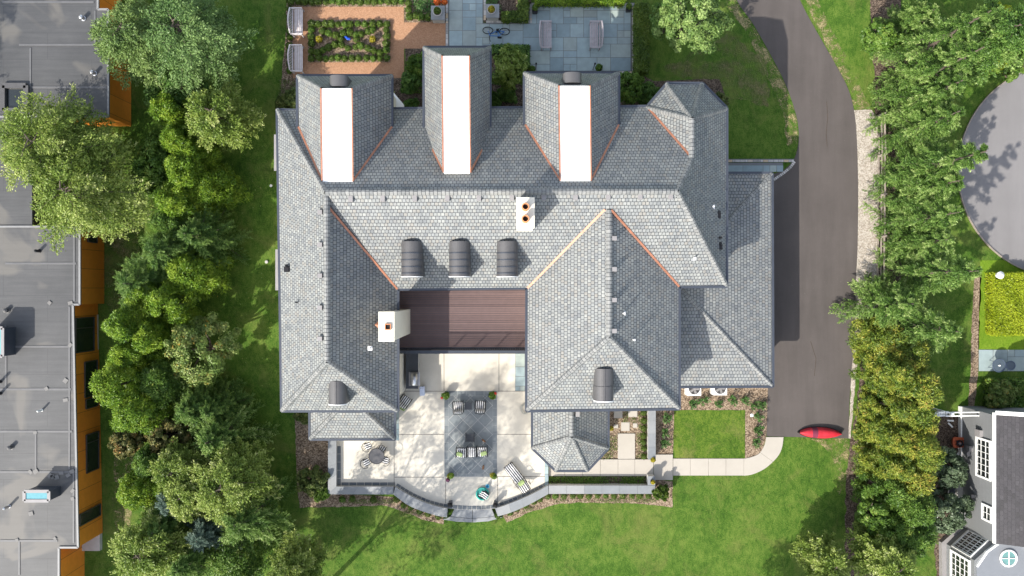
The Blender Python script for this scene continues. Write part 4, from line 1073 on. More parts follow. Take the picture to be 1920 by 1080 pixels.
RT_ = [
 ('arbor', 'yellow', 1698, 705, 5.0, 1.3, 'golden_hornbeam', 'low yellow tipped tree of the golden hedge overhanging the narrow end of the gravel strip'),
 ('arbor', 'yellow', 1706, 772, 5.2, 1.2, 'golden_hornbeam', 'low yellow tipped tree of the golden hedge right at the canoe end of the drive'),
 ('arbor', 'yellow', 1699, 830, 5.0, 1.3, 'golden_hornbeam', 'low yellow tipped tree of the golden hedge touching the lawn below the canoe'),
 ('arbor', 'yellow', 1704, 885, 5.0, 1.4, 'golden_hornbeam', 'yellow green tree on the lawn side of the golden hedge, above its dark part'),
 ('arbor', 'green', 1698, 935, 4.8, 1.4, 'hornbeam', 'dark green tree on the lawn side where the golden hedge turns dark'),
 ('arbor', 'green', 1700, 1005, 4.8, 1.4, 'hornbeam', 'dark green tree on the lawn side of the hedge end, above light leaved trees'),

 ('spruce', 'spruce', 1858, 20, 9.9, 1.75, 'spruce_tree', 'tall grey green spruce at the top of the row, its tip over the yellow shrubs'),
 ('spruce', 'spruce', 1845, 88, 9.3, 1.75, 'spruce_tree', 'tall grey green spruce with its tip beside the small curved lawn'),
 ('spruce', 'spruce', 1806, 150, 7.5, 1.75, 'spruce_tree', 'tall spruce just above the upper end of the rail fence'),
 ('spruce', 'spruce', 1800, 208, 7.2, 1.75, 'spruce_tree', 'tall spruce beside the upper end of the rail fence'),
 ('spruce', 'spruce', 1850, 283, 9.5, 1.75, 'spruce_tree', 'tall spruce whose pale tip reaches over the round street'),
 ('spruce', 'spruce', 1800, 338, 7.2, 1.75, 'spruce_tree', 'tall spruce beside the fence level with the middle of the round street'),
 ('spruce', 'spruce', 1798, 398, 7.1, 1.75, 'spruce_tree', 'tall spruce pointing at the lower half of the round street'),
 ('spruce', 'spruce', 1782, 448, 6.3, 1.50, 'spruce_tree', 'spruce fourth from the lower end of the row'),
 ('spruce', 'spruce', 1834, 508, 8.8, 1.75, 'spruce_tree', 'tall spruce with its tip touching the clipped green hedge'),
 ('spruce', 'spruce', 1712, 570, 6.0, 1.70, 'spruce_tree', 'short dark spruce at the lower end of the rail fence'),
 ('spruce', 'spruce', 1798, 622, 7.1, 1.75, 'spruce_tree', 'sparse bright tipped spruce standing over the shaded lawn strip'),
 ('spruce', 'spruce', 1752, 18, 4.6, 1.50, 'spruce_tree', 'spruce at the top edge closest to the driveway verge'),
 ('broad', 'green', 1668, 62, 3.0, 1.00, 'evergreen_shrub', 'light green shrub at the verge under the top spruce'),
 ('arbor', 'yellow', 1680, 640, 3.2, 1.75, 'golden_hornbeam', 'yellow tipped tree first of the golden hedge, below the gravel strip'),
 ('arbor', 'yellow', 1722, 675, 4.2, 1.75, 'golden_hornbeam', 'yellow tipped tree with orange shoots second in the golden hedge'),
 ('arbor', 'yellow', 1748, 738, 5.7, 1.75, 'golden_hornbeam', 'yellow tipped tree of the golden hedge above the white arbour'),
 ('arbor', 'yellow', 1738, 795, 5.2, 1.75, 'golden_hornbeam', 'yellow tipped tree of the golden hedge level with the red canoe'),
 ('arbor', 'yellow', 1750, 852, 5.8, 1.75, 'golden_hornbeam', 'yellow tipped tree of the golden hedge left of the orange wheelbarrow'),
 ('arbor', 'yellow', 1736, 905, 5.1, 1.75, 'golden_hornbeam', 'yellow green tree near the lower end of the golden hedge'),
 ('arbor', 'green', 1738, 962, 5.2, 1.75, 'hornbeam', 'dark green tree next to last of the golden hedge'),
 ('arbor', 'green', 1735, 1022, 5.0, 1.75, 'hornbeam', 'dark green tree at the very end of the golden hedge'),
 ('broad', 'green', 1668, 975, 4.0, 1.10, 'evergreen_shrub', 'dark green bush on the lawn side of the hedge end'),
 ('feather', 'olive', 1568, 1066, 4.5, 1.05, 'small_tree', 'light leaved tree with bare twigs at the bottom edge of the lawn'),
 ('feather', 'olive', 1690, 1072, 6.0, 1.35, 'small_tree', 'yellow green leafy tree at the bottom edge under the golden hedge'),
 ('feather', 'spruce', 1912, 45, 7.0, 1.60, 'small_tree', 'grey green tree in the top right corner beyond the yellow shrub'),
 ('broad', 'pale', 1316, 6, 7.0, 1.70, 'maple_tree', 'pale green maple at the top edge between terrace hedge and driveway'),
 ('broad', 'dark', 1262, 22, 3.5, 1.00, 'evergreen_shrub', 'dark shrub in the shade left of the pale maple'),
 ('broad', 'lime', 1882, 88, 1.6, 1.30, 'golden_shrub', 'brilliant yellow shrub bed beside the round street'),
 ('broad', 'green', 1900, 112, 1.8, 1.00, 'green_shrub', 'dark green shrub right of the brilliant yellow one'),
 ('broad', 'lime', 1892, 35, 1.6, 0.90, 'golden_shrub', 'smaller brilliant yellow shrub by the top right corner'),
 ('broad', 'sage', 1794, 883, 2.6, 1.05, 'grey_shrub', 'grey green shrub beside the air conditioner of the grey house'),
 ('broad', 'sage', 1795, 965, 2.6, 1.20, 'grey_shrub', 'grey green shrub at the corner of the bay of the grey house'),
]
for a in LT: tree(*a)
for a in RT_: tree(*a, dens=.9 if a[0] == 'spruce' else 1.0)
# trees just outside the frame, whose shade falls into it
tree('broad', 'maple', 585, 1126, 14.6, 3.9, 'shade_tree', 'tall maple standing below the left part of the lawn', ph=0, dens=1.5)
tree('broad', 'green', 1385, 1268, 12.0, 3.1, 'shade_tree', 'green tree standing below the right part of the lawn', ph=0, dens=2.4)
tree('broad', 'green', 1450, 1185, 9.0, 2.5, 'shade_tree', 'green tree standing below the golden hedge', ph=0, dens=1.6)
tree('feather', 'olive', -130, 210, 9.0, 3.0, 'shade_tree', 'olive tree left of the flat roofed building', ph=0)

# ---- planting close to the house
tree('broad', 'olive', 955, 118, 3.4, 1.05, 'dogwood_tree', 'small bronze green tree between two roof wings below the bluestone terrace')
tree('broad', 'green', 785, 118, 1.6, .75, 'hydrangea_shrub', 'loose green shrub beside the gravel path and middle roof wing')
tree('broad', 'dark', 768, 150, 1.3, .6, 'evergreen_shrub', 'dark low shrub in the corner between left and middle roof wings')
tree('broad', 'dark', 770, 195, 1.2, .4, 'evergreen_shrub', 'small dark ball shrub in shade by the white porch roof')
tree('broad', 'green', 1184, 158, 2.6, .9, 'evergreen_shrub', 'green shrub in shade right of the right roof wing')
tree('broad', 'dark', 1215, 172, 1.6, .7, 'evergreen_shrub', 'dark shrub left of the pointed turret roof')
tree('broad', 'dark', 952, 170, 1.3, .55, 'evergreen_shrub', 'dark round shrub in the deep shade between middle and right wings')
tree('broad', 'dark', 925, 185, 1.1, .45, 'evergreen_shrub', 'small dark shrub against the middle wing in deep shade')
tree('broad', 'weed', 1350, 185, 1.2, .5, 'perennial_plant', 'light green plant right of the turret eave')
tree('broad', 'weed', 540, 190, .9, .7, 'perennial_plant', 'weedy light plant in the bed left of the left roof wing')
tree('broad', 'weed', 582, 905, 1.2, .8, 'sparse_shrub', 'half bare yellowish shrub in the mulch at the left terrace corner')
tree('broad', 'weed', 566, 780, 1.0, .5, 'sparse_shrub', 'half bare yellowish shrub below the left house corner')
tree('broad', 'green', 600, 925, .7, .5, 'evergreen_shrub', 'dark green low shrub outside the left terrace corner')
tree('broad', 'box', 1241, 928, 1.1, .42, 'boxwood', 'largest round boxwood by itself at the lower bed corner')

# clipped hedges
def hedge(name, label, pts, h, leaf, n, size=.06, group=None, z=0):
    q = px(pts, h); cx_ = sum((p for p in q), Vector()) / len(q)
    root = thing(name, label, 'hedge', (cx_.x, cx_.y, z), 0, group)
    x0 = min(p.x for p in q); x1 = max(p.x for p in q); y0 = min(p.y for p in q); y1 = max(p.y for p in q)
    k = 0; C = np.stack([rng.uniform(x0, x1, n), rng.uniform(y0, y1, n), np.full(n, h)], 1)
    poly = [(p.x, p.y) for p in q]; ins = np.zeros(n, bool); j = len(poly) - 1
    for i in range(len(poly)):
        xi, yi = poly[i]; xj, yj = poly[j]
        ins ^= ((yi > C[:, 1]) != (yj > C[:, 1])) & (C[:, 0] < (xj - xi) * (C[:, 1] - yi) / (yj - yi + 1e-9) + xi); j = i
    C = C[ins]; NN = np.array([0, 0, 1.]) + rng.normal(size=C.shape) * .6
    C[:, 2] += .05 * np.sin(C[:, 0] * 5.1) * np.cos(C[:, 1] * 4.3) + rng.normal(size=len(C)) * .04
    per = []; pn = []
    for i in range(len(poly)):
        a = np.array(poly[i]); b = np.array(poly[(i + 1) % len(poly)]); d = b - a; ln = np.linalg.norm(d); m = int(n * .25 * ln / max(x1 - x0 + y1 - y0, .1)) + 5
        t = rng.random(m); nn = np.array([d[1], -d[0]]) / (ln + 1e-9)
        pp = a + d * t[:, None]; zz = rng.random(m) ** .7 * h
        per.append(np.column_stack([pp + rng.normal(size=(m, 2)) * .04, zz])); pn.append(np.column_stack([np.tile(nn, (m, 1)), np.full(m, .3)]) + rng.normal(size=(m, 3)) * .5)
    C = np.concatenate([C] + per); NN = np.concatenate([NN] + pn)
    C -= np.array([cx_.x, cx_.y, 0])
    TI = .45 + .2 * np.sin(C[:, 0] * 3.3 + C[:, 1] * 2.1) + rng.normal(size=len(C)) * .22
    leaves('foliage', C, NN, rdir(len(C)), size, .55, TI, ML[leaf], root)
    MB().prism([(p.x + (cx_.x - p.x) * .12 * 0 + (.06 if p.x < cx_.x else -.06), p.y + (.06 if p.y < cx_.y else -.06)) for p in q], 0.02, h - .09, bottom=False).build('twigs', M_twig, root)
    return root
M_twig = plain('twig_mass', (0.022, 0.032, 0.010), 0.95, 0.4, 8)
hedge('clipped_hedge', 'long clipped green hedge along the right side of the bluestone terrace', rect(1191, 134, 1217, 6), 1.0, 'box', 5200)
hedge('clipped_hedge', 'clipped bright green hedge along the top edge of the bluestone terrace', rect(1004, 5, 1172, -20), .9, 'bright', 4200)
hedge('clipped_hedge', 'clipped hedge corner beside the right flower pedestal', [(941, 37), (990, 37), (990, -10), (972, -10), (972, 20), (941, 22)], .7, 'box', 2400)
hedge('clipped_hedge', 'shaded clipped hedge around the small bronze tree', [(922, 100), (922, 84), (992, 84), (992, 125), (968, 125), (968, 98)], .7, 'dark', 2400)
hedge('yellow_hedge', 'flat topped brilliant yellow hedge block in the right neighbour garden', rect(1863, 628, 1990, 512), .9, 'lime', 16000, .05)
hedge('clipped_hedge', 'low dark square hedge with shrubs inside, right neighbour garden', rect(1856, 790, 1990, 712), .7, 'green', 4000, .08)
struct('clipped_turf', MB().poly(px([(1838, 488), (1985, 488), (1985, 656), (1834, 656)], .012)), lawn_mat('bright_turf', (0.06, 0.12, 0.006), (0.105, 0.19, 0.01), (0.15, 0.23, 0.02), (0.2, 0.24, 0.03), 0.2, 40.))
tree('broad', 'maple', 1887, 742, 1.5, .8, 'flowering_shrub', 'rounded yellow green shrub inside the dark square hedge')

# box balls: a few grown once, then set out one by one
def ball_proto(r, leaf, n, size, name='boxwood'):
    root = thing(name, 'small round boxwood', 'shrub')
    d = rdir(n); d[:, 2] = np.abs(d[:, 2]) * 1.0 - .15
    lump = 1 + .15 * np.sin(d[:, 0] * 6 + rng.random() * 6) * np.cos(d[:, 1] * 5 + rng.random() * 6)
    C = d * (r * lump * (.72 + .3 * rng.random(n)))[:, None] + np.array([0, 0, r * .75])
    TI = .45 + rng.normal(size=n) * .22
    leaves('foliage', C, d + rng.normal(size=(n, 3)) * .4, rdir(n), size, .55, TI, ML[leaf], root)
    MB().cyl((0, 0, -.02), (0, 0, r * .6), .03, .02, 6).build('stem', M_bark, root, world=False)
    return root
BALLS = [ball_proto(.25, 'box', 420, .045), ball_proto(.25, 'box', 420, .045), ball_proto(.24, 'green', 420, .045), ball_proto(.26, 'box', 420, .05)]
used = [False] * len(BALLS)
def ball(px_, py_, label, group, z=0.02, s=1.0):
    k = random.randrange(len(BALLS)); p = P(px_ + random.uniform(-1, 1), py_ + random.uniform(-1, 1), z + .3)
    sc = s * random.uniform(.80, 1.0)
    if not used[k]:
        used[k] = True; r = BALLS[k]; r.location = (p.x, p.y, z); r.rotation_euler = (0, 0, random.random() * 6); r['label'] = label; r['group'] = group; r.scale = (sc, sc, sc)
    else: dup(BALLS[k], (p.x, p.y, z), random.random() * 6, label, group, (sc, sc, sc * random.uniform(.9, 1.1)))
Z5 = 5.142
par = [(x, 225) for x in (430, 495, 560, 625, 690, 750, 805, 880, 945, 1015, 1085, 1155)] + [(x, 555) for x in (430, 495, 565, 630, 690, 750, 820, 880, 955, 1025, 1090, 1155)] + [(428, y) for y in (285, 350, 420, 485)] + [(1152, y) for y in (280, 350, 415, 475)]
for x, y in par: ball(500 + x / Z5, y / Z5, 'round boxwood in the clipped frame of the parterre on wood chips', 'boxwoods framing the parterre', .03, 1.05)
for x, y in [(535, 290), (595, 310), (665, 340), (735, 320), (800, 305), (855, 330), (910, 318), (970, 300), (1020, 280), (705, 370), (860, 380), (540, 480), (595, 450), (660, 425), (720, 430), (775, 460), (850, 450), (910, 435), (975, 460), (1030, 485), (490, 510), (1085, 500)]:
    ball(500 + x / Z5, y / Z5, 'round boxwood in the crossing diagonal rows inside the parterre', 'boxwoods in the parterre diagonals', .03, 1.05)
for x in range(545, 760, 13): ball(x, 1.5, 'boxwood in the row along the top of the gravel path', 'boxwoods above the gravel path', .02, 1.1)
for y in (16, 31, 42, 56, 70, 84, 94, 106, 119, 131): ball(542, y, 'boxwood in the column behind the two garden benches', 'boxwoods behind the garden benches', .02, 1.0)
for x, y in ((766, 4), (766, 16), (767, 30), (778, 29), (791, 30), (803, 30)): ball(x, y, 'boxwood edging the bed left of the left flower pedestal', 'boxwoods by the flower pedestal', .02, 1.15)
for x, y in ((970, 955), (986, 948), (1000, 940), (1013, 936), (1028, 932), (1041, 931), (1057, 931), (1074, 931), (1088, 931), (1104, 931), (1121, 931), (1136, 931), (1151, 931), (1168, 931), (1186, 931), (1200, 931), (1217, 931), (957, 962)):
    ball(x, y, 'boxwood in the row outside the right half of the terrace wall', 'boxwoods outside the right terrace wall', .02, .95)
for x, y in ((743, 939), (756, 947), (771, 953), (787, 959), (803, 964), (821, 970), (700, 937), (660, 936), (640, 937)):
    ball(x, y, 'boxwood in the row outside the left half of the terrace wall', 'boxwoods outside the left terrace wall', .02, .95)
for y in (775, 789, 803, 817, 830, 843, 856): ball(1208, y, 'boxwood in the row along the inner side of the capped wall', 'boxwoods by the stepping stones', .02, .9)
for k in range(9): ball(560 + k * 1.0 * 0 + (k % 3) * 10, 148 + 8 * k, 'small green clump in the shaded bed beside the left wing', 'clumps beside the left wing', .01, .7) if k in (1, 4, 7) else None

# leafy perennials in the bed by the drive
def perennial_proto(leaf, n, r, size):
    root = thing('perennial', 'leafy plant', 'plant')
    C = []; NN = []; T = []
    for k in range(7):
        a = rng.random() * 6.28; q = r * rng.random() ** .6; hx = .35 + .3 * rng.random(); m = n // 7
        t = rng.random(m); base = np.array([q * .5 * math.cos(a), q * .5 * math.sin(a), 0]); tip = np.array([q * math.cos(a), q * math.sin(a), hx])
        p = base + (tip - base) * t[:, None] + rng.normal(size=(m, 3)) * .05; C.append(p)
        NN.append(np.array([0, 0, 1.]) + rng.normal(size=(m, 3)) * .6); T.append(rdir(m) + np.array([math.cos(a), math.sin(a), 0]))
    leaves('foliage', np.concatenate(C), np.concatenate(NN), np.concatenate(T), size, .38, .5 + rng.normal(size=sum(map(len, C))) * .25, ML[leaf], root)
    mb = MB()
    for k in range(4): mb.cyl((0, 0, -.01), (.12 * math.cos(k * 1.6), .12 * math.sin(k * 1.6), .4), .008, .005, 5)
    mb.build('stem', M_bark, root, world=False)
    return root
PER = [perennial_proto('hosta', 210, .42, .075), perennial_proto('hosta', 180, .36, .075)]
pu = [False, False]
spots = [(1302, 758), (1322, 752), (1348, 757), (1374, 752), (1398, 752), (1415, 761), (1430, 760), (1422, 781), (1424, 807), (1418, 831)]
for i, (x, y) in enumerate(spots + [(1250, 784), (1248, 811), (1248, 833)]):
    k = i % 2; p = P(x, y, .3)
    lb, gp = ('green leafy plant in the bark mulch between square lawn and garage or drive', 'leafy plants by the square lawn') if i < 10 else ('thin green plant in the narrow mulch bed right of the capped wall', 'thin plants right of the capped wall')
    if not pu[k]: pu[k] = True; r = PER[k]; r.location = (p.x, p.y, .01); r['label'] = lb; r['group'] = gp
    else: dup(PER[k], (p.x, p.y, .01), random.random() * 6, lb, gp, (random.uniform(.8, 1.15),) * 3)

# low mats of ground cover nobody could count
def cover(name, label, quads, n, leaf, size=.05, z=.03, hz=.12):
    C = []
    tot = sum(abs(c - a) * abs(d - b) for a, b, c, d in quads)
    for a, b, c, d in quads:
        m = int(n * abs(c - a) * abs(d - b) / tot); p, q = P(a, b, z), P(c, d, z)
        C.append(np.stack([rng.uniform(p.x, q.x, m), rng.uniform(q.y, p.y, m), z + rng.random(m) * hz], 1))
    C = np.concatenate(C)
    keep = np.array([mnoise.noise(Vector((x * .9, y * .9, 3.3))) + rng.normal() * .25 > -.12 for x, y, _ in C]); C = C[keep]
    o = leaves(name, C, np.array([0, 0, 1.]) + rng.normal(size=C.shape) * .5, rdir(len(C)), size, .5, .5 + rng.normal(size=len(C)) * .25, ML[leaf], None)
    o['kind'] = 'stuff'; o['label'] = label; o['category'] = 'ground cover'
cover('ground_cover', 'dark leafy ground cover filling the narrow strip behind the straight wall', [(1029, 893, 1213, 910)], 3000, 'green')
cover('ground_cover', 'light weedy ground cover around the stepping stones', [(1193, 812, 1203, 862), (1120, 815, 1157, 862), (1168, 766, 1177, 791), (1197, 770, 1203, 806), (1151, 785, 1158, 795), (1182, 783, 1193, 792)], 1100, 'weed', .045)
cover('ground_cover', 'pale ground cover below the boxwood rows outside the terrace wall', [(1040, 934, 1230, 942), (980, 950, 1010, 958), (640, 936, 740, 944), (750, 957, 800, 968)], 1800, 'weed', .04)
cover('ground_cover', 'weedy growth in the bed left of the left roof wing', [(523, 150, 556, 204)], 900, 'weed', .05)
cover('ground_cover', 'green perennials in the shaded bed between the left and middle wings', [(736, 142, 796, 175)], 1100, 'green', .06)
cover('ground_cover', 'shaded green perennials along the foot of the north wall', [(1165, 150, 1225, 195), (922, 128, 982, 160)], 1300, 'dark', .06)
cover('ground_cover', 'leafy perennials in the beds at the top edge beside the bluestone walk', [(775, 0, 815, 24), (912, -8, 940, 20)], 900, 'hosta', .07)
cover('fallen_leaves', 'scattered pale fallen leaves on the lawn under the left hedge', [(400, 150, 500, 800)], 160, 'maple', .05, .03, .02)
# ------------------------------------------------------------------ flat roofed neighbour on the left
fb = thing('flat_roofed_building', 'long low building with flat grey membrane roof and orange panelled walls', 'building', P(60, 600, 0))
def membrane_mat():
    m, nt, b = newmat('roof_membrane'); co = tc(nt)
    mp = N(nt, 'ShaderNodeMapping'); mp.inputs['Scale'].default_value = (.15, 2.2, 1); L(nt, co, mp.inputs[0])
    f = mth(nt, 'ADD', mth(nt, 'MULTIPLY', nz(nt, mp.outputs[0], 2.2, 5, .7), .4), mth(nt, 'ADD', mth(nt, 'MULTIPLY', nz(nt, co, .35, 4), .45), mth(nt, 'MULTIPLY', nz(nt, co, 18, 3), .15)))
    base = ramp(nt, f, [(.36, (.042, .043, .045)), (.52, (.060, .061, .063)), (.7, (.085, .085, .085))])
    br = N(nt, 'ShaderNodeTexBrick'); br.inputs['Scale'].default_value = 1; br.inputs['Brick Width'].default_value = 5.2; br.inputs['Row Height'].default_value = 1.55; br.inputs['Mortar Size'].default_value = .02
    L(nt, co, br.inputs['Vector'])
    base = mixc(nt, mth(nt, 'MULTIPLY', br.outputs['Fac'], .5), base, (.035, .035, .037))
    pz = nz(nt, co, .28, 3, .5, .6); mr = N(nt, 'ShaderNodeMapRange'); mr.inputs[1].default_value = .60; mr.inputs[2].default_value = .66; mr.inputs[4].default_value = .6; L(nt, pz, mr.inputs[0])
    base = mixc(nt, mr.outputs[0], base, (.13, .12, .105))
    L(nt, base, b.inputs['Base Color']); b.inputs['Roughness'].default_value = .6; bump(nt, b, f, .2, .02); return m
M_membrane = membrane_mat()
def panel_mat():
    m, nt, b = newmat('orange_panel'); uv = tc(nt, 'UV')
    br = N(nt, 'ShaderNodeTexBrick'); br.inputs['Scale'].default_value = 1; br.inputs['Brick Width'].default_value = 1.15; br.inputs['Row Height'].default_value = 2.6; br.inputs['Mortar Size'].default_value = .012; br.offset = 0
    br.inputs['Color1'].default_value = (0, 0, 0, 1); br.inputs['Color2'].default_value = (1, 1, 1, 1)
    L(nt, uv, br.inputs['Vector'])
    base = mixc(nt, br.outputs['Fac'], ramp(nt, br.outputs['Color'], [(0, (.60, .185, .018)), (1, (.70, .24, .026))]), (.08, .03, .01))
    base = mixc(nt, .3, base, ramp(nt, nz(nt, uv, 3, 4), [(.3, (.6, .6, .6)), (.7, (1.1, 1.1, 1.1))]), 'MULTIPLY')
    L(nt, base, b.inputs['Base Color']); b.inputs['Roughness'].default_value = .55; return m
M_panel = panel_mat()
HB = 2.75
def flatblock(pts):
    q = px(pts, HB)
    MB().prism(q, 0, HB - .02, bottom=False).build('wall', M_panel, fb)
    cx_ = sum((p for p in q), Vector()) / len(q)
    MB().poly(q if sum(q[i].x * q[(i + 1) % len(q)].y - q[(i + 1) % len(q)].x * q[i].y for i in range(len(q))) > 0 else q[::-1]).build('flat_roof', M_membrane, fb)
    ed = MB()
    for i in range(len(q)):
        a, b = q[i], q[(i + 1) % len(q)]
        ed.bar(a + Vector((0, 0, .02)), b + Vector((0, 0, .02)), .11, .10)
    ed.build('roof_edge', plain('roof_edge_%d' % len(pts), (.20, .20, .20), .5), fb)
flatblock([(-260, -120), (184, -120), (184, 18), (203.5, 18), (203.5, 219), (-260, 219)])
flatblock([(-260, 425), (150, 425), (150, 571), (137.5, 571), (147, 1026), (111, 1026), (111, 1200), (-260, 1200)])
MB().prism(px([(-260, 219.5), (60, 219.5), (60, 424.5), (-260, 424.5)], HB), 0, HB - .01, bottom=False).build('flat_roof', M_membrane, fb)
# seams welded across the roof
M_seam = plain('seam_strip', (.10, .10, .103), .55)
for y, x0, x1 in ((4, 4, 176), (84, 36, 180), (164, 58, 200), (494, 10, 143), (650, 20, 133), (730, 0, 133), (809, 0, 136), (885, 0, 136), (1014, 0, 108)):
    MB().bar(P(x0, y, HB + .012), P(x1, y, HB + .012), .12, .03).build('roof_seam', M_seam, fb)
for x, y0, y1 in ((57, 90, 215), (11, 610, 730), (67, 809, 885), (36, 1014, 1078), (139, 440, 565), (130, 575, 880), (138, 885, 1018), (178, 20, 80)):
    MB().bar(P(x, y0, HB + .014), P(x, y1, HB + .014), .10, .03).build('roof_seam', M_seam, fb)
M_patch = plain('patch', (.15, .145, .14), .7)
for x, y in ((66, 811), (57, 885), (67, 884), (135, 884), (94, 892), (99, 894), (106, 895), (115, 887), (128, 891), (136, 920), (136, 935), (58, 963), (32, 1013), (103, 1010), (123, 714), (123, 750), (87, 729), (132, 647), (93, 568), (132, 568)):
    p = P(x, y, HB + .03); MB().box((p.x, p.y, HB + .03), (.16 + random.random() * .14, .16 + random.random() * .1, .04), random.random()).build('roof_patch', M_patch, fb)
for x, y, r, hh, m in ((157, 35, .12, .35, M_steel), (178, 138, .11, .4, M_steel), (14, 582, .13, .25, M_lead), (79, 769, .06, .45, M_white), (22, 838, .12, .3, M_lead), (18, 949, .08, .55, M_steel), (74, 471, .09, .4, M_iron), (1, 716, .08, .6, M_iron), (1, 738, .08, .6, M_iron)):
    p = P(x, y, HB); MB().lathe([(r * 1.3, HB), (r * 1.3, HB + .04), (r, HB + .05), (r, HB + hh), (r * .3, HB + hh + .06)], (p.x, p.y, 0), 12).build('vent_pipe', m, fb)
def skylight(x0, y0, x1, y1, hz):
    q = px(rect(x0, y0, x1, y1), HB + hz); b = MB().prism(q, HB - .02, HB + hz)
    s = b.build('skylight', M_gutter, fb)
    a, c = q[0], q[2]; w = .09
    fr = MB()
    for i in range(4): fr.bar(q[i] + Vector((0, 0, .02)), q[(i + 1) % 4] + Vector((0, 0, .02)), w * 2, .06)
    fr.build('skylight_frame', M_ventgrey, s)
    MB().poly([Vector((p.x, p.y, HB + hz + .012)) for p in q][::-1] if True else []).build('skylight_pane', plain('pale_glass', (.12, .30, .34), .15, .2, .8, 0, 8, 0), s)
skylight(46, 921, 92, 939, 1.15); skylight(-30, 615, 5.5, 668, 1.15)
# sunken light well seen through the tree
mb = MB(); q = px(rect(6, 208, 50, 161), HB + .1)
for i in range(4): mb.bar(q[i], q[(i + 1) % 4], .3, .22)
mb.build('light_well_kerb', M_lead, fb)
MB().poly(px([(6, 208), (50, 208), (50, 161), (6, 161)], HB + .02)).build('light_well', M_glass, fb)
# windows in the orange wall (their place along the wall, wall line x at roof height)
def wallwin(xr, y0, y1, zb, zt, bars=()):
    X = P(xr, 540, HB).x; Y0 = P(0, y0, HB).y; Y1 = P(0, y1, HB).y
    w = MB().box((X + .01, (Y0 + Y1) / 2, (zb + zt) / 2), (.08, Y0 - Y1, zt - zb)).build('window', M_glass, fb)
    fr = MB()
    for a, b in (((Y0, zb), (Y0, zt)), ((Y1, zb), (Y1, zt)), ((Y0, zb), (Y1, zb)), ((Y0, zt), (Y1, zt))): fr.bar((X + .06, a[0], a[1]), (X + .06, b[0], b[1]), .06, .06)
    for t in bars: fr.bar((X + .06, Y0 + (Y1 - Y0) * t, zb), (X + .06, Y0 + (Y1 - Y0) * t, zt), .05, .05)
    fr.build('window_frame', plain('frame_bronze', (.05, .045, .04), .5), w)
wallwin(138.2, 597, 662, .6, 2.62, (.3,)); wallwin(140.3, 682, 750, .35, 1.75, (.72,)); wallwin(141.6, 754, 772, .35, 1.7); wallwin(143.2, 822, 895, .35, 1.75, (.22,)); wallwin(145.8, 966, 988, .3, 2.6); wallwin(150.6, 440, 452, 1.0, 2.0)
MB().prism(px([(140, 590), (181, 590), (184, 1000), (145, 1000)], 0.25), 0, .14, bottom=False).build('plinth', M_stone, fb)
MB().prism(px([(148, 998), (187, 998), (187, 1033), (148, 1033)], 0.3), 0, .3, bottom=False).build('stair_well', M_stone, fb)

# ------------------------------------------------------------------ grey house at lower right
gh = thing('grey_house', 'grey sided house with dark shingle roof, white windows and a bay with a round skylight', 'house', P(1900, 930, 0))
M_siding = None
def siding_mat():
    m, nt, b = newmat('grey_siding'); uv = tc(nt, 'UV'); sep = N(nt, 'ShaderNodeSeparateXYZ'); L(nt, uv, sep.inputs[0])
    saw = mth(nt, 'FRACT', mth(nt, 'DIVIDE', sep.outputs[1], .14))
    L(nt, ramp(nt, saw, [(0, (.07, .075, .08)), (.1, (.165, .172, .18)), (1, (.185, .193, .20))]), b.inputs['Base Color']); b.inputs['Roughness'].default_value = .7
    bump(nt, b, saw, .4, .02); return m
M_siding = siding_mat()
M_shingle = slate_mat('asphalt_shingle', [(.016, .0145, .018), (.028, .025, .031), (.021, .019, .024), (.034, .031, .037)], .3, .19, (.03, .028, .032), .01, .1)  # tones lowered so the colour carries the tree shade on this roof
HG = 3.9
xe = P(1867, 800, HG).x
yt = P(0, 782, HG).y; yb = P(0, 1019, HG).y
MB().prism([(xe + .14, yt + .05), (xe + 14, yt + .05), (xe + 14, yb - .1), (xe + .14, yb - .1)], 0, HG - .1, bottom=False).build('wall', M_siding, gh)
MB().poly([(xe - .02, yb, HG), (xe + 6, yb, HG + 3.2), (xe + 6, yt + .25, HG + 3.2), (xe - .02, yt + .25, HG)][::1]).build('roof_slope', M_shingle, gh)
MB().bar((xe - .06, yt + .25, HG - .05), (xe - .06, yb, HG - .05), .13, .13).build('gutter', M_white, gh)
MB().bar((xe, yt + .25, HG - .02), (xe + 6, yt + .25, HG + 3.18), .22, .16).build('verge_board', M_white, gh)
def pwin(c, along, w, h, nx_, nz_, out):
    """framed window with glazing bars on a wall: centre, direction along wall, outward"""
    al = Vector(along).normalized(); o = Vector(out).normalized(); c = Vector(c)
    Mx = Matrix((al, o, Vector((0, 0, 1)))).transposed()
    fr = MB()
    for s in (-1, 1):
        fr.box(c + al * (s * w / 2) + o * .04, (.12, .10, h + .12), M=Mx); fr.box(c + Vector((0, 0, s * h / 2)) + o * .043, (w - .12, .10, .12), M=Mx)
    win = fr.build('window', M_white, gh)
    MB().box(c + o * .01, (w - .1, .03, h - .1), M=Mx).build('window_pane', M_glass, win)
    gb = MB()
    for i in range(1, nx_): gb.box(c + al * (-w / 2 + w * i / nx_) + o * .045, (.075 if nx_ > 6 and i % (nx_ // 3) == 0 else .03, .03, h - .12), M=Mx)
    for j in range(1, nz_): gb.box(c + Vector((0, 0, -h / 2 + h * j / nz_)) + o * .047, (w - .12, .03, .03), M=Mx)
    gb.build('glazing_bars', M_white, win)
xw = xe + .14
pwin((xw, P(0, 860, 2.6).y, 2.55), (0, 1, 0), 2.25, 1.35, 6, 3, (-1, 0, 0))
pwin((xw, P(0, 962, 2.9).y, 2.9), (0, 1, 0), .85, .85, 2, 2, (-1, 0, 0))
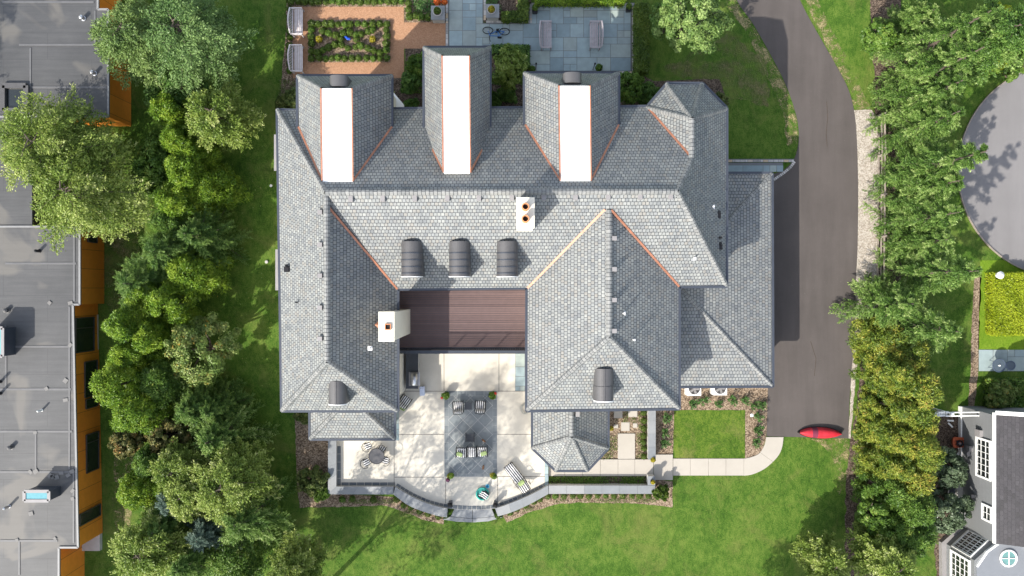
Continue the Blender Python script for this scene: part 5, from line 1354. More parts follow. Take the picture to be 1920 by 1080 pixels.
for y, z, sx in ((812, 2.2, .5), (841, 1.2, .4), (850, 1.0, .35), (930, 1.5, .25), (948, 1.4, .25)):
    p = P(0, y, z); MB().box((xw - .1, p.y, z), (.2, sx * .8, sx)).build('meter_box', M_ventgrey, gh)
MB().bar((xw - .06, yt + .05, .18), (xw - .06, yb, .18), .08, .3).build('skirting', M_white, gh)
# the bay with windows round it and a round skylight in its roof
hb = 3.4
by = [P(1832, 1015, hb), P(1862, 1012, hb), P(1888, 1008, hb), P(1940, 1045, hb), P(1940, 1150, hb), P(1828, 1150, hb), P(1828, 1062, hb)]
bayf = [P(1790, 1023, .6), P(1830, 984, .6)]
w0 = P(1786, 1022, 0); w1 = P(1831, 981, 0)
A1 = Vector((P(1829, 1052, hb).x, P(1829, 1052, hb).y, 0)); B1 = Vector((P(1866, 1018, hb).x, P(1866, 1018, hb).y, 0))
body = [A1, B1, B1 + Vector((3.0, 0, 0)), A1 + Vector((4.0, -5, 0)), A1 + Vector((0, -5, 0))]
MB().prism(body, 0, hb - .1, bottom=False).build('bay_wall', M_siding, gh)
top = MB(); ctr = Vector((P(1890, 1046, hb).x, P(1890, 1046, hb).y, 0))
rim = [(1831, 1062), (1850, 1034), (1872, 1018), (1892, 1014), (1912, 1018), (1935, 1034), (1950, 1060), (1950, 1140), (1831, 1140)]
top.prism(px(rim, hb), hb - .12, hb); top.build('bay_roof', M_vlight if False else plain('pale_roof_sheet', (.17, .18, .195), .5, .06), gh)  # sheet colour lowered to hold the tree shade lying on it
ed = MB(); rq = px(rim, hb)
for a, b in zip(rq[:-1], rq[1:]): ed.bar(a, b, .12, .16)
ed.build('bay_gutter', M_white, gh)
sk = MB().torus((ctr.x, ctr.y, hb + .06), .46, .06, n=24); so = sk.build('round_skylight', M_white, gh)
MB().cyl((ctr.x, ctr.y, hb), (ctr.x, ctr.y, hb + .07), .44, n=24).build('skylight_pane', plain('skylight_glass', (.12, .24, .23), .15, .2), so)
gb = MB(); gb.bar((ctr.x - .42, ctr.y, hb + .09), (ctr.x + .42, ctr.y, hb + .09), .04, .03); gb.bar((ctr.x, ctr.y - .42, hb + .09), (ctr.x, ctr.y + .42, hb + .095), .04, .03); gb.build('glazing_bars', M_white, so)
al = (B1 - A1).normalized(); no = Vector((-al.y, al.x, 0))
pwin((A1 + B1) / 2 + Vector((0, 0, 1.9)), al, (B1 - A1).length * .88, 1.9, 8, 4, no)
pwin(A1 + Vector((0, -1.25, 1.9)), (0, 1, 0), 2.1, 1.9, 6, 4, (-1, 0, 0))
MB().prism([A1 + Vector((-.22, -5, 0)), A1 + no * .1 + Vector((-.22, 0, 0)), B1 + no * .22, B1, A1, A1 + Vector((0, -5, 0))], 0, .35).build('bay_sill', M_ventgrey, gh)
p = P(1866, 560, 0)
# window well, air conditioner, wheelbarrow, arbour in its side bed
t = thing('window_well', 'half round corrugated metal window well with a pale cover at the grey house', 'window well', P(1786, 929, 0))
mb = MB(); c = P(1788, 929, 0)
pts = [c + Vector((-.62 * math.sin(a) * .9, .62 * math.cos(a) * 1.6, .18)) for a in [math.pi * k / 14 for k in range(15)]]
for a, b in zip(pts[:-1], pts[1:]): mb.bar(a, b, .06, .36)
mb.build('steel_ring', M_steel, t)
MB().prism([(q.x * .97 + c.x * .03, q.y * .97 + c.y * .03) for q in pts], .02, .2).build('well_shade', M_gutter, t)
MB().prism([(c.x + .02, c.y - .9), (c.x + .55, c.y - .9), (c.x + .55, c.y + .9), (c.x + .02, c.y + .9)], .1, .34).build('cover', M_stone, t)
def condenser(p, label, s=.8):
    t = thing('air_conditioner', label, 'air conditioner', p)
    x, y = p.x, p.y
    MB().box((x, y, .42), (s, s, .8)).build('casing', M_pvc, t)
    MB().cyl((x, y, .80), (x, y, .835), s * .40, n=24).build('fan_well', M_iron, t)
    f = MB()
    for k in range(5):
        a = k * 1.2566; f.bar((x, y, .845), (x + s * .36 * math.cos(a), y + s * .36 * math.sin(a), .845), .16 * s, .012)
    f.cyl((x, y, .84), (x, y, .865), .08, n=12); f.build('fan', M_ventgrey, t)
    gr = MB()
    for r in (.15, .24, .33, .40): gr.torus((x, y, .87), s * r, .007, n=24, m=4)
    gr.build('grille', M_white if s < .85 else M_ventgrey, t)
    return t
condenser(P(1824, 900, .8), 'square pale air conditioner with round fan beside the grey house wall', .68)
condenser(P(1301.5, 729, .8), 'white air conditioner half under the garage eave, the left one of two', .85)
condenser(P(1350, 728, .8), 'white air conditioner half under the garage eave, the right one of two', .85)
t = thing('wheelbarrow', 'orange wheelbarrow tipped over in the mulch by the grey house', 'wheelbarrow', P(1798, 829, 0))
c = P(1798, 829, .35); M_or = plain('orange_tray', (.42, .085, .03), .5, .12)
q = [(-.42, -.28), (-.30, -.34), (.34, -.30), (.38, 0), (.34, .30), (-.30, .34), (-.42, .28), (-.46, 0)]
MB().add([Vector((c.x + a * .7, c.y + b * .7, .08)) for a, b in q] + [Vector((c.x + a, c.y + b, .46)) for a, b in q], [[i, (i + 1) % 8, 8 + (i + 1) % 8, 8 + i] for i in range(8)] + [list(range(8, 16)), list(range(7, -1, -1))]).build('tray', M_or, t)
MB().torus((c.x - .05, c.y - .05, .54), .17, .05, n=18).build('wheel', M_iron, t)
MB().cyl((c.x - .05, c.y - .05, .5), (c.x - .05, c.y - .05, .57), .07, n=12).build('hub', M_ventgrey, t)
mb = MB()
for s in (-.16, .16): mb.bar((c.x - .3, c.y + s * .6, .5), (c.x + .62, c.y + s, .52), .035, .035)
mb.bar((c.x + .45, c.y - .16, .54), (c.x + .4, c.y + .17, .54), .03, .03); mb.build('handles', M_iron, t)
t = thing('garden_arbour', 'white painted timber arbour or gate spanning the strip beside the grey house', 'arbour', P(1795, 777, 0))
for x in (1785, 1848):
    c = P(x, 777, 2.1); MB().box((c.x, c.y, 1.05), (.14, .14, 2.1)).build('post', M_white, t); MB().box((c.x, c.y, 2.13), (.2, .2, .06)).build('post_cap', M_white, t)
for y in (773.5, 780): MB().bar(P(1772, y, 2.0), P(1851, y - 1, 2.0), .06, .16).build('beam', M_white, t)
mb = MB()
for k in range(9): a = P(1742 + k * 4.0, 773.5, 1.9); b = P(1742 + k * 4.0, 780.5, 1.9); mb.bar(a, b, .09, .04)
mb.bar(P(1741, 774, 1.95), P(1778, 772, 1.95), .06, .1); mb.bar(P(1741, 781, 1.95), P(1778, 779, 1.95), .06, .1); mb.build('slatted_top', M_white, t)
for i, (x0, y0, x1, y1, lb) in enumerate(((1776, 788.5, 1788, 789, 'short pale board lying on mulch just below the white arbour'), (1778, 793, 1786, 801, 'short pale board lying diagonally below another near the arbour'), (1752, 919, 1767, 889, 'long weathered board lying in the mulch left of the grey shrub'), (1747, 970, 1758, 970, 'small white board at the hedge side of the lower grey shrub'), (1793, 855, 1799, 846, 'thin pale stick beside the orange wheelbarrow'))):
    o = MB().bar(P(x0, y0, .05), P(x1, y1, .05), .09, .05).build('board', M_fence if i == 2 else M_white); tag(o, lb, 'board')
# neighbour garden furniture and lamp
M_wire = plain('blue_grey_metal', (.10, .13, .19), .4, .1, 3, .6)
for x, lb, r in ((1871, 'round glass garden table with parasol hole on neighbour paving', .40), (1893, 'round blue grey wire chair beside the glass garden table', .28)):
    c = P(x, 685, .6); t = thing('garden_table' if r > .3 else 'garden_chair', lb, 'table' if r > .3 else 'chair', (c.x, c.y, .05))
    MB().torus((c.x, c.y, .72), r, .022).build('rim', M_wire, t)
    MB().cyl((c.x, c.y, .69), (c.x, c.y, .71), r * .97, n=24).build('table_top' if r > .3 else 'seat', plain('tinted_glass_%d' % x, (.06, .08, .10), .1, .1), t)
    for k in range(4): a = k * 1.57 + .6; MB().cyl((c.x + r * .8 * math.cos(a), c.y + r * .8 * math.sin(a), .05), (c.x + r * .6 * math.cos(a), c.y + r * .6 * math.sin(a), .7), .016, n=6).build('leg', M_wire, t)
    if r > .3: MB().cyl((c.x, c.y, .7), (c.x, c.y, .8), .05, n=12).build('parasol_socket', M_white, t)
t = thing('garden_lamp', 'small white lantern on a post at the corner of the yellow hedge', 'lamp', P(1872, 517, 0))
c = P(1872, 516, 1.0); MB().cyl((c.x, c.y, 0), (c.x, c.y, .9), .05).build('post', M_white, t); MB().lathe([(.08, .9), (.17, .95), (.20, 1.2), (.24, 1.22), (.05, 1.4)], (c.x, c.y, 0), 8).build('lantern', M_white, t)

# ------------------------------------------------------------------ split rail fence and canoe
t = thing('split_rail_fence', 'weathered three rail timber fence between the gravel strip and the spruces', 'fence', P(1645, 400, 0))
ys = [220, 294, 368, 445, 522, 596]; bx = [1643, 1644, 1643, 1643, 1641, 1639]
for x, y in zip(bx, ys):
    c = P(x, y, 0); MB().cyl((c.x, c.y, 0), (c.x + .02, c.y, 1.25), .09, .075, 7).build('post', M_fence, t)
for i in range(5):
    for z, dx in ((.35, -.02), (.72, .0), (1.08, .02)):
        a = P(bx[i], ys[i], 0); b = P(bx[i + 1], ys[i + 1], 0)
        MB().bar((a.x + dx - .04, a.y + .05, z + .02), (b.x + dx + .03, b.y - .05, z - .02), .07, .10).build('rail', M_fence, t)
t = thing('canoe', 'red canoe lying upside down at the end of the asphalt drive', 'canoe', P(1536, 811, .02), math.radians(-2))
def hull_mat():
    m, nt, b = newmat('red_hull'); sep = N(nt, 'ShaderNodeSeparateXYZ'); L(nt, tc(nt), sep.inputs[0])
    base = ramp(nt, nz(nt, tc(nt), 3, 4), [(.3, (.36, .012, .022)), (.7, (.50, .025, .04))])
    d = mth(nt, 'LESS_THAN', mth(nt, 'ABSOLUTE', mth(nt, 'ADD', sep.outputs[0], .38)), .17)
    base = mixc(nt, mth(nt, 'MULTIPLY', d, .75), base, (.05, .02, .05)); L(nt, base, b.inputs['Base Color']); b.inputs['Roughness'].default_value = .45; return m
vs = []; nS = 24; nR = 12; Lc = 2.62
for i in range(nS + 1):
    s = -1 + 2 * i / nS; w = .33 * max(0.0, 1 - abs(s) ** 2.3) ** .8 + .012; hh = .42 * (1 - .25 * abs(s) ** 4); rise = .12 * abs(s) ** 3
    for j in range(nR + 1):
        a = math.pi * j / nR
        vs.append((s * Lc / 2, -w * math.copysign(abs(math.cos(a)) ** .8, math.cos(a)), (.0) + hh * math.sin(a) ** .75 - rise * 0))
hullm = MB().add(vs, [[i * (nR + 1) + j, (i + 1) * (nR + 1) + j, (i + 1) * (nR + 1) + j + 1, i * (nR + 1) + j + 1][::-1] for i in range(nS) for j in range(nR)])
hull = hullm.build('hull', hull_mat(), t, True, False)
gw = MB()
for sd in (-1, 1):
    pts = [(-1 + 2 * i / 20) for i in range(21)]
    for a, b in zip(pts[:-1], pts[1:]):
        f = lambda s: Vector((s * Lc / 2, sd * (.34 * max(0.0, 1 - abs(s) ** 2.3) ** .8 + .012), .02))
        gw.bar(f(a), f(b), .05, .05)
gw.build('gunwale', M_iron, t, False, False)
for s in (-1, 1): MB().add([(s * 1.32, 0, .30), (s * 1.36, -.05, .02), (s * 1.36, .05, .02), (s * 1.14, -.11, .02), (s * 1.14, .11, .02), (s * 1.16, 0, .335)], [[0, 1, 2], [0, 5, 3, 1], [0, 2, 4, 5]]).build('end_cap', M_iron, t, False, False)

# ------------------------------------------------------------------ benches
def bench_proto(name, m):
    t = thing(name, 'bench', 'bench')
    seat = MB()
    for k in range(5): seat.box((-.13 + k * .105, 0, .44), (.08, 1.62, .03), tint=random.random())
    seat.build('seat', m, t, world=False)
    bk = MB(); n = 16
    for k in range(n + 1):
        y = -.78 + 1.56 * k / n; hgt = .78 + .20 * math.cos(y / .78 * math.pi / 2)
        bk.bar((-.27, y, .46), (-.27 - .12 * (hgt - .46) / .4, y, hgt), .035, .02)
        if k: bk.bar((-.27 - .12 * (hp - .46) / .4, yp, hp), (-.27 - .12 * (hgt - .46) / .4, y, hgt), .07, .06)
        yp, hp = y, hgt
    bk.bar((-.26, -.80, .5), (-.26, .80, .5), .05, .06); bk.build('backrest', m, t, world=False)
    for s in (-1, 1):
        MB().bar((-.36, s * .80, .66), (.34, s * .80, .66), .07, .035).build('armrest', m, t, world=False)
        for x in (-.27, .30): MB().bar((x, s * .80, 0), (x, s * .80, .645), .06, .06).build('leg', m, t, world=False)
    MB().bar((.31, -.80, .40), (.31, .80, .40), .03, .07).build('seat_rail', m, t, world=False)
    return t
b1 = bench_proto('garden_bench', M_woodw); c = P(557, 41, .5); b1.location = (c.x, c.y, .016); b1['label'] = 'pale wooden garden bench on tan gravel, the one nearer the top edge'; b1['group'] = 'garden benches on the gravel path'
c = P(557, 110, .5); dup(b1, (c.x, c.y, .016), 0, 'pale wooden garden bench on tan gravel, the one nearer the house roof', 'garden benches on the gravel path')
b2 = bench_proto('garden_bench', M_wood); c = P(1024, 66, .5); b2.location = (c.x, c.y, .05); b2['label'] = 'weathered wooden bench on bluestone, backed to the small bronze tree side'; b2['group'] = 'benches facing each other on the bluestone terrace'
c = P(1116, 66, .5); dup(b2, (c.x, c.y, .05), math.pi, 'weathered wooden bench on bluestone nearer the long clipped hedge', 'benches facing each other on the bluestone terrace')

# ------------------------------------------------------------------ pots, pedestals, bicycle, ornaments
def pot(px_, py_, z, label, r=.24, h=.38, leaf='box', name='potted_boxwood', m=None, flower=None, square=False, n=420, ps=.045, cat='planter', spread=1.1, off=(0, 0)):
    c = P(px_, py_, z + h); x, y = c.x, c.y
    t = thing(name, label, cat, (x, y, z)); m = m or M_iron
    if square:
        MB().add([Vector((x + a * r * k, y + b * r * k, zz)) for zz, k in ((z, .8), (z + h, 1.0)) for a, b in ((-1, -1), (1, -1), (1, 1), (-1, 1))], [[0, 1, 5, 4], [1, 2, 6, 5], [2, 3, 7, 6], [3, 0, 4, 7], [3, 2, 1, 0], [4, 5, 6, 7]]).build('pot', m, t)
    else: MB().lathe([(r * .6, z), (r * .75, z + h * .1), (r, z + h * .9), (r * 1.08, z + h), (r * .9, z + h), (r * .88, z + h * .85)], (x, y, 0), 20).build('pot', m, t)
    MB().cyl((x, y, z + h * .82), (x, y, z + h * .9), r * .86, n=16).build('soil', M_soil, t)
    d = rdir(n); d[:, 2] = np.abs(d[:, 2]) * 1.1 - .2
    C = d * (r * spread * (.6 + .45 * rng.random(n)))[:, None] + np.array([off[0], off[1], h + r * .35])
    leaves('foliage', C, d + rng.normal(size=(n, 3)) * .5, rdir(n), ps, .55, .5 + rng.normal(size=n) * .25, ML[leaf], t)
    if flower:
        for lf, (fx, fy), k, rr in flower:
            dd = rdir(k); leaves('flowers', dd * rr + np.array([fx, fy, h + r * .9]), dd + np.array([0, 0, .5]), rdir(k), .045, .7, .5 + rng.normal(size=k) * .3, ML[lf], t)
    return t
for x0, y0, x1, y1, lb in ((808, 10.7, 834, 37), (911, 7.7, 936, 33)) and [(808, 10.7, 834, 37, 'square stone pedestal left of the bluestone walk under a white bowl'), (911, 7.7, 936, 33, 'square stone pedestal right of the bluestone walk under a white bowl')]:
    a = P(x0, y1, .85); b = P(x1, y0, .85); t = thing('stone_pedestal', lb, 'pedestal', ((a.x + b.x) / 2, (a.y + b.y) / 2, 0))
    MB().prism([(a.x + .06, a.y + .06), (b.x - .06, a.y + .06), (b.x - .06, b.y - .06), (a.x + .06, b.y - .06)], 0, .78).build('shaft', M_stone, t)
    MB().prism([(a.x, a.y), (b.x, a.y), (b.x, b.y), (a.x, b.y)], .78, .86).build('capstone', M_coping, t)
pot(820, 21, .86, 'white bowl with a green dwarf conifer on the left stone pedestal', .27, .26, 'box', 'planter_bowl', M_stone, spread=.85)
pot(921.5, 18, .86, 'white bowl with yellow ornamental grass on the right stone pedestal', .25, .26, 'gold', 'planter_bowl', M_stone, spread=.9)
pot(599, 74, .03, 'dark pot with a golden ball shrub in the left half of the parterre', .20, .28, 'gold', 'potted_shrub')
pot(699, 74, .03, 'dark pot with a golden ball shrub in the right half of the parterre', .20, .28, 'gold', 'potted_shrub')
pot(1003, 18, .05, 'square black planter with topiary at the left top corner of the bluestone terrace', .17, .42, 'green', 'topiary_planter', square=True, spread=1.15, off=(0, .1))
pot(1179, 15, .05, 'square black planter with topiary at the right top corner of the bluestone terrace', .17, .42, 'green', 'topiary_planter', square=True, spread=1.15, off=(0, .1))
pot(997, 130, .05, 'dark potted round boxwood at the terrace corner beside the small bronze tree', .20, .3, 'green', 'potted_boxwood')
pot(1123, 127, .05, 'dark potted round boxwood next to the torch pole above the right wing', .21, .3, 'green', 'potted_boxwood')
for x, lb in ((1004, 'thin black garden torch beside the boxwood pot at the bronze tree'), (1111.5, 'thin black garden torch left of the boxwood pot above the right wing')):
    a = P(x, 131, .05); o = MB().cyl((a.x, a.y, .05), (a.x, a.y, 1.25), .022, n=8).cyl((a.x, a.y, 1.25), (a.x, a.y, 1.45), .05, .06, 10).build('garden_torch', M_iron); tag(o, lb, 'torch')
pot(836, 741, TZ, 'potted red flowering plant at the left end of the bluestone panel', .18, .4, 'green', 'flower_pot', flower=[('red', (-.24, -.15), 26, .06)], spread=1.4, ps=.075, n=300)
pot(923, 741, TZ, 'potted red flowering plant at the right end of the bluestone panel', .18, .4, 'green', 'flower_pot', flower=[('red', (.2, .14), 30, .065)], spread=1.35, ps=.075, n=300)
pot(844, 892, TZ, 'planter with lime and purple foliage at the lower left panel corner', .17, .34, 'gold', 'mixed_planter', flower=[('green', (.02, .02), 60, .2), ('purple', (-.13, -.22), 90, .12), ('bright', (.1, .05), 110, .16)], spread=1.1, ps=.055, n=160)
pot(925, 892, TZ, 'planter with lime foliage and trailing plants at the lower right panel corner', .17, .34, 'lime', 'mixed_planter', flower=[('green', (.08, -.02), 110, .16), ('gold', (-.1, .1), 70, .12)], spread=1.15, ps=.055, n=170)
pot(835.5, 966, .16, 'boxwood ball in a dark pot at the left end of the terrace steps', .20, .30, 'box', 'step_planter', spread=1.0)
pot(933, 966, .16, 'boxwood ball in a dark pot at the right end of the terrace steps', .20, .30, 'box', 'step_planter', spread=1.0)
pot(1224.5, 862, .30, 'small dark urn with yellow flowers at the wall end above the path opening', .15, .4, 'gold', 'flower_urn', spread=1.0)
pot(1224, 904, .74, 'small dark urn with yellow flowers on the pier below the path opening', .14, .3, 'gold', 'flower_urn', spread=.95)
pot(1146, 803, .1, 'yellow flowering pot at the side of the octagonal bay', .12, .2, 'gold', 'flower_pot', spread=1.2)
pot(820.5, 2, .05, 'orange flowering plant behind the left stone pedestal', .2, .3, 'orange', 'flower_pot', M_stone and M_iron, spread=1.0) if False else None
def flowerbush(px_, py_, leaf, r, label, name='flowering_plant', n=300, z=0.02):
    c = P(px_, py_, z + r); t = thing(name, label, 'plant', (c.x, c.y, z)); d = rdir(n); d[:, 2] = np.abs(d[:, 2])
    leaves('foliage', d * (r * (.6 + .4 * rng.random(n)))[:, None] + np.array([0, 0, .05]), d + rng.normal(size=(n, 3)) * .4, rdir(n), .055, .6, .5 + rng.normal(size=n) * .25, ML[leaf], t)
    MB().cyl((0, 0, -.01), (0, 0, r * .5), .02, .015, 6).build('stem', M_bark, t, world=False)
flowerbush(819, 1, 'orange', .26, 'orange flowering plant behind the left white bowl at the top edge')
flowerbush(833, 2, 'orange', .2, 'smaller orange flowering plant at the top edge by the walk')
flowerbush(1132, 845, 'rust', .35, 'reddish low plant right of the octagonal bay corner')
# bicycle lying against the low border
bc = thing('bicycle', 'blue bicycle with black tyres leaning over on the bluestone walk', 'bicycle', (0, 0, 0))
MX = Matrix.Rotation(math.radians(90), 3, 'X'); M_blue = plain('blue_paint', (.03, .14, .38), .35, .1)
for x in (-.52, .52):
    w = MB().torus((x, 0, .33), .31, .026, MX, 26, 6).build('wheel', M_iron, bc, world=False)
    sp = MB()
    for k in range(10): a = k * .628; sp.cyl((x, 0, .33), (x + .3 * math.cos(a), 0, .33 + .3 * math.sin(a)), .004, n=4)
    sp.cyl((x, -.05, .33), (x, .05, .33), .03, n=8); sp.build('spokes', M_steel, w, world=False)
f = MB()
for a, b in (((-.52, 0, .33), (-.08, 0, .30)), ((-.08, 0, .30), (-.22, 0, .82)), ((-.22, 0, .78), (.36, 0, .80)), ((-.08, 0, .30), (.38, 0, .70)), ((-.52, 0, .33), (-.2, 0, .74)), ((.34, 0, .88), (.40, 0, .66))): f.cyl(a, b, .026, n=8)
f.build('frame', M_blue, bc, world=False)
MB().cyl((.39, 0, .68), (.52, 0, .33), .02, n=8).build('fork', M_blue, bc, world=False)
MB().cushion((-.25, 0, .90), (.27, .15, .07)).build('saddle', M_iron, bc, True, world=False)
MB().tube([(.30, -.30, .98), (.36, -.12, .97), (.36, .12, .97), (.30, .30, .98)], .018, 6).cyl((.34, 0, .86), (.36, 0, .98), .018, n=6).build('handlebar', M_iron, bc, world=False)
MB().cyl((-.08, -.09, .30), (-.08, .09, .30), .09, n=14).bar((-.08, -.11, .30), (-.2, -.11, .2), .02, .02).bar((-.08, .11, .30), (.04, .11, .4), .02, .02).build('crank', M_iron, bc, world=False)
c = P(931, 51, .1); bc.location = (c.x, c.y, .06); bc.rotation_euler = (math.radians(-58), 0, math.radians(176))
# blue glazed ornament in the parterre
t = thing('garden_ornament', 'bright blue glazed ornament in the middle of the parterre', 'ornament', P(651.5, 72, .03))
c = P(651.5, 72, .2); mb = MB()
mb.cushion((c.x - .05, c.y + .04, .18), (.34, .14, .12), Matrix.Rotation(-.8, 3, 'Z')); mb.build('body', plain('cobalt_glaze', (.015, .07, .42), .2, .15), t, True)
MB().cushion((c.x + .12, c.y - .04, .2), (.16, .12, .16), Matrix.Rotation(-.8, 3, 'Z')).build('head', plain('cobalt_glaze_2', (.012, .06, .36), .2, .15), t, True)
MB().cyl((c.x, c.y, .02), (c.x, c.y, .14), .05, n=10).build('foot', M_iron, t)
o = MB().lathe([(.02, .03), (.07, .05), (.09, .11), (.07, .17), (.02, .2)], P(509, 348.5, .1), 14).build('white_ball', M_white, None, True); tag(o, 'small white ball on the lawn left of the upper house corner', 'ball')
o = MB().lathe([(.10, .0), (.10, .05), (.05, .07)], P(500, 491, .03), 14).build('valve_cover', M_stone); tag(o, 'round grey valve cover in the lawn left of the house wall', 'cover')

# ------------------------------------------------------------------ terrace furniture (each kind grown once at the origin)
def arm_proto(name='armchair', two=True):
    t = thing(name, 'chair', 'chair')
    MB().cushion((0, .04, .44), (.54, .52, .13)).build('seat_cushion', M_stripe, t, True, world=False)
    MB().cushion((0, -.27, .68), (.54, .15, .50), Matrix.Rotation(.22, 3, 'X')).build('back_cushion', M_stripe, t, True, world=False)
    for s in (-1, 1):
        MB().tube([(s * .32, -.34, .62), (s * .33, 0, .63), (s * .33, .30, .60)], .022, 7).build('armrest', M_iron, t, world=False)
        for y in (-.30, .28): MB().cyl((s * .31, y, 0), (s * .325, y, .61), .018, n=7).build('leg', M_iron, t, world=False)
    f = MB()
    for s in (-1, 1): f.cyl((s * .30, -.28, .36), (s * .28, -.40, .97), .02, n=7); f.cyl((s * .30, -.30, .36), (s * .30, .28, .36), .016, n=6)
    f.tube([(-.28, -.40, .97), (0, -.43, 1.0), (.28, -.40, .97)], .02, 7); f.cyl((-.3, .28, .36), (.3, .28, .36), .016, n=6)
    f.build('frame', M_iron, t, world=False)
    return t
ac = arm_proto(); g_ = 'black and white striped armchairs on the terrace'
def put(o, x, y, z, hh): c = P(x, y, z + hh); return (c.x, c.y, z)
ac.location = put(ac, 859, 762, TZ, .5); ac.rotation_euler = (0, 0, math.radians(4)); ac['label'] = 'striped armchair left of the small dark side table, upper end of the bluestone panel'; ac['group'] = g_
dup(ac, put(ac, 900.5, 761, TZ, .5), math.radians(-3), 'striped armchair right of the small dark side table, upper end of the bluestone panel', g_)
dup(ac, put(ac, 865, 849, TZ, .5), math.radians(178), 'striped armchair with a green pillow, left of the row of three', g_)
dup(ac, put(ac, 884.5, 848, TZ, .5), math.radians(180), 'striped armchair in the middle of the row of three', g_, (.88, 1, 1))
dup(ac, put(ac, 904, 847.5, TZ, .5), math.radians(182), 'striped armchair with a green pillow, right of the row of three', g_)
dup(ac, put(ac, 759, 752, TZ, .5), math.radians(-35), 'striped armchair turned diagonally by the house wall below the grill', g_)
for x, y, rz, lb in ((861.5, 852, -.4, 'green pillow on the left armchair of the row of three'), (907, 850.5, .35, 'green pillow on the right armchair of the row of three'), (754.5, 765.5, -.6, 'green pillow on the diagonal armchair by the house wall')):
    c = P(x, y, TZ + .62); t = MB().cushion((0, 0, 0), (.40, .27, .13), e=.5).build('throw_pillow', M_green_fab, None, True); t.location = (c.x, c.y, TZ + .60); t.rotation_euler = (.2, 0, rz); tag(t, lb, 'pillow')
def table(name, x, y, hh, w, d_, lb, rz=0, backed=False):
    c = P(x, y, TZ + hh); t = thing(name, lb, 'table' if not backed else 'chair', (c.x, c.y, TZ), rz)
    tb = MB().box((0, 0, hh - .015), (w, d_, .03)).build('table_top' if not backed else 'seat', M_sling, t, world=False)
    for a in (-1, 1):
        for b in (-1, 1): MB().cyl((a * (w / 2 - .03), b * (d_ / 2 - .03), 0), (a * (w / 2 - .03), b * (d_ / 2 - .03), hh - .03), .015, n=6).build('leg', M_iron, t, world=False)
    if backed:
        MB().box((0, d_ / 2 + .04, hh + .22), (w, .03, .40), M=Matrix.Rotation(-.2, 3, 'X')).build('backrest', M_sling, t, world=False)
        for a in (-1, 1): MB().bar((a * w / 2, -d_ / 2, hh + .14), (a * w / 2, d_ / 2 + .12, hh + .16), .04, .03).build('armrest', M_iron, t, world=False)
    return t
table('side_table', 878, 761.5, .48, .44, .44, 'small square dark side table between two striped armchairs')
table('sling_chair', 881.5, 821, .42, .52, .48, 'dark sling chair standing alone in the middle of the bluestone panel', 0, True)
# round table with four round backed chairs
c = P(706, 855.5, TZ + .72); t = thing('dining_table', 'round dark glass dining table at the left end of the terrace', 'table', (c.x, c.y, TZ))
MB().cyl((0, 0, .70), (0, 0, .72), .47, n=32).build('table_top', plain('smoked_glass', (.085, .083, .085), .12, .1), t, world=False)
MB().torus((0, 0, .715), .475, .018, n=32, m=6).build('rim', M_iron, t, world=False)
for k in range(4): a = k * 1.57 + .5; MB().tube([(.38 * math.cos(a), .38 * math.sin(a), 0), (.2 * math.cos(a), .2 * math.sin(a), .4), (.36 * math.cos(a), .36 * math.sin(a), .70)], .018, 6).build('leg', M_iron, t, world=False)
cp = thing('dining_chair', 'chair', 'chair')
MB().cushion((0, 0, .46), (.44, .44, .09), e=.6).build('seat_cushion', M_stripe, cp, True, world=False)
MB().torus((0, -.04, .78), .29, .018, None, 16, 6, a0=math.pi * .95, a1=math.pi * 2.05).build('back_rail', M_iron, cp, world=False)
bk = MB()
for k in range(9): a = math.pi * (1.0 + k / 8); bk.cyl((.24 * math.cos(a), .24 * math.sin(a), .42), (.29 * math.cos(a), -.04 + .29 * math.sin(a), .78), .009, n=5)
bk.build('back_mesh', M_iron, cp, world=False)
for a, b in ((-.19, -.17), (.19, -.17), (-.19, .2), (.19, .2)): MB().cyl((a * 1.1, b * 1.1, 0), (a, b, .42), .014, n=6).build('leg', M_iron, cp, world=False)
g_ = 'round backed chairs at the dining table'
for i, (x, y, rz, lb) in enumerate(((715, 843, math.radians(150), 'round backed striped chair at the dining table, toward the house wing'), (722.5, 863, math.radians(75), 'round backed striped chair at the dining table, toward the middle of the terrace'), (687, 867, math.radians(-62), 'round backed striped chair at the dining table, nearest the corner of the wall'), (690, 836.5, math.radians(-68), 'round backed striped chair pulled away from the dining table'))):
    if i == 0: cp.location = put(cp, x, y, TZ, .5); cp.rotation_euler = (0, 0, rz); cp['label'] = lb; cp['group'] = g_
    else: dup(cp, put(cp, x, y, TZ, .5), rz, lb, g_)
# chaise longue
c = P(971, 897, TZ + .4); t = thing('chaise_longue', 'striped chaise longue with raised back and green pillow right of the panel', 'lounger', (c.x, c.y, TZ), math.radians(-52))
MB().cushion((-.38, 0, .36), (1.30, .58, .09), e=.25).build('seat_cushion', M_stripe_w, t, True, world=False)
MB().cushion((.55, 0, .56), (.80, .56, .09), Matrix.Rotation(-.62, 3, 'Y'), e=.25).build('back_cushion', M_stripe_w, t, True, world=False)
f = MB()
for s in (-1, 1): f.tube([(-1.02, s * .30, .30), (.24, s * .30, .30), (.88, s * .29, .80)], .022, 6); f.tube([(-.1, s * .32, .30), (0, s * .34, .55), (.45, s * .34, .57), (.5, s * .31, .45)], .018, 6)
f.tube([(.88, -.29, .80), (.93, 0, .83), (.88, .29, .80)], .022, 6); f.cyl((-1.02, -.3, .3), (-1.02, .3, .3), .022, n=6); f.build('frame', M_iron, t, world=False)
for s in (-1, 1):
    for x in (-.9, .3): MB().cyl((x, s * .29, 0), (x, s * .29, .3), .018, n=6).build('leg', M_iron, t, world=False)
    MB().torus((.72, s * .36, .12), .12, .014, MX, 14, 5).build('wheel', M_iron, t, world=False)
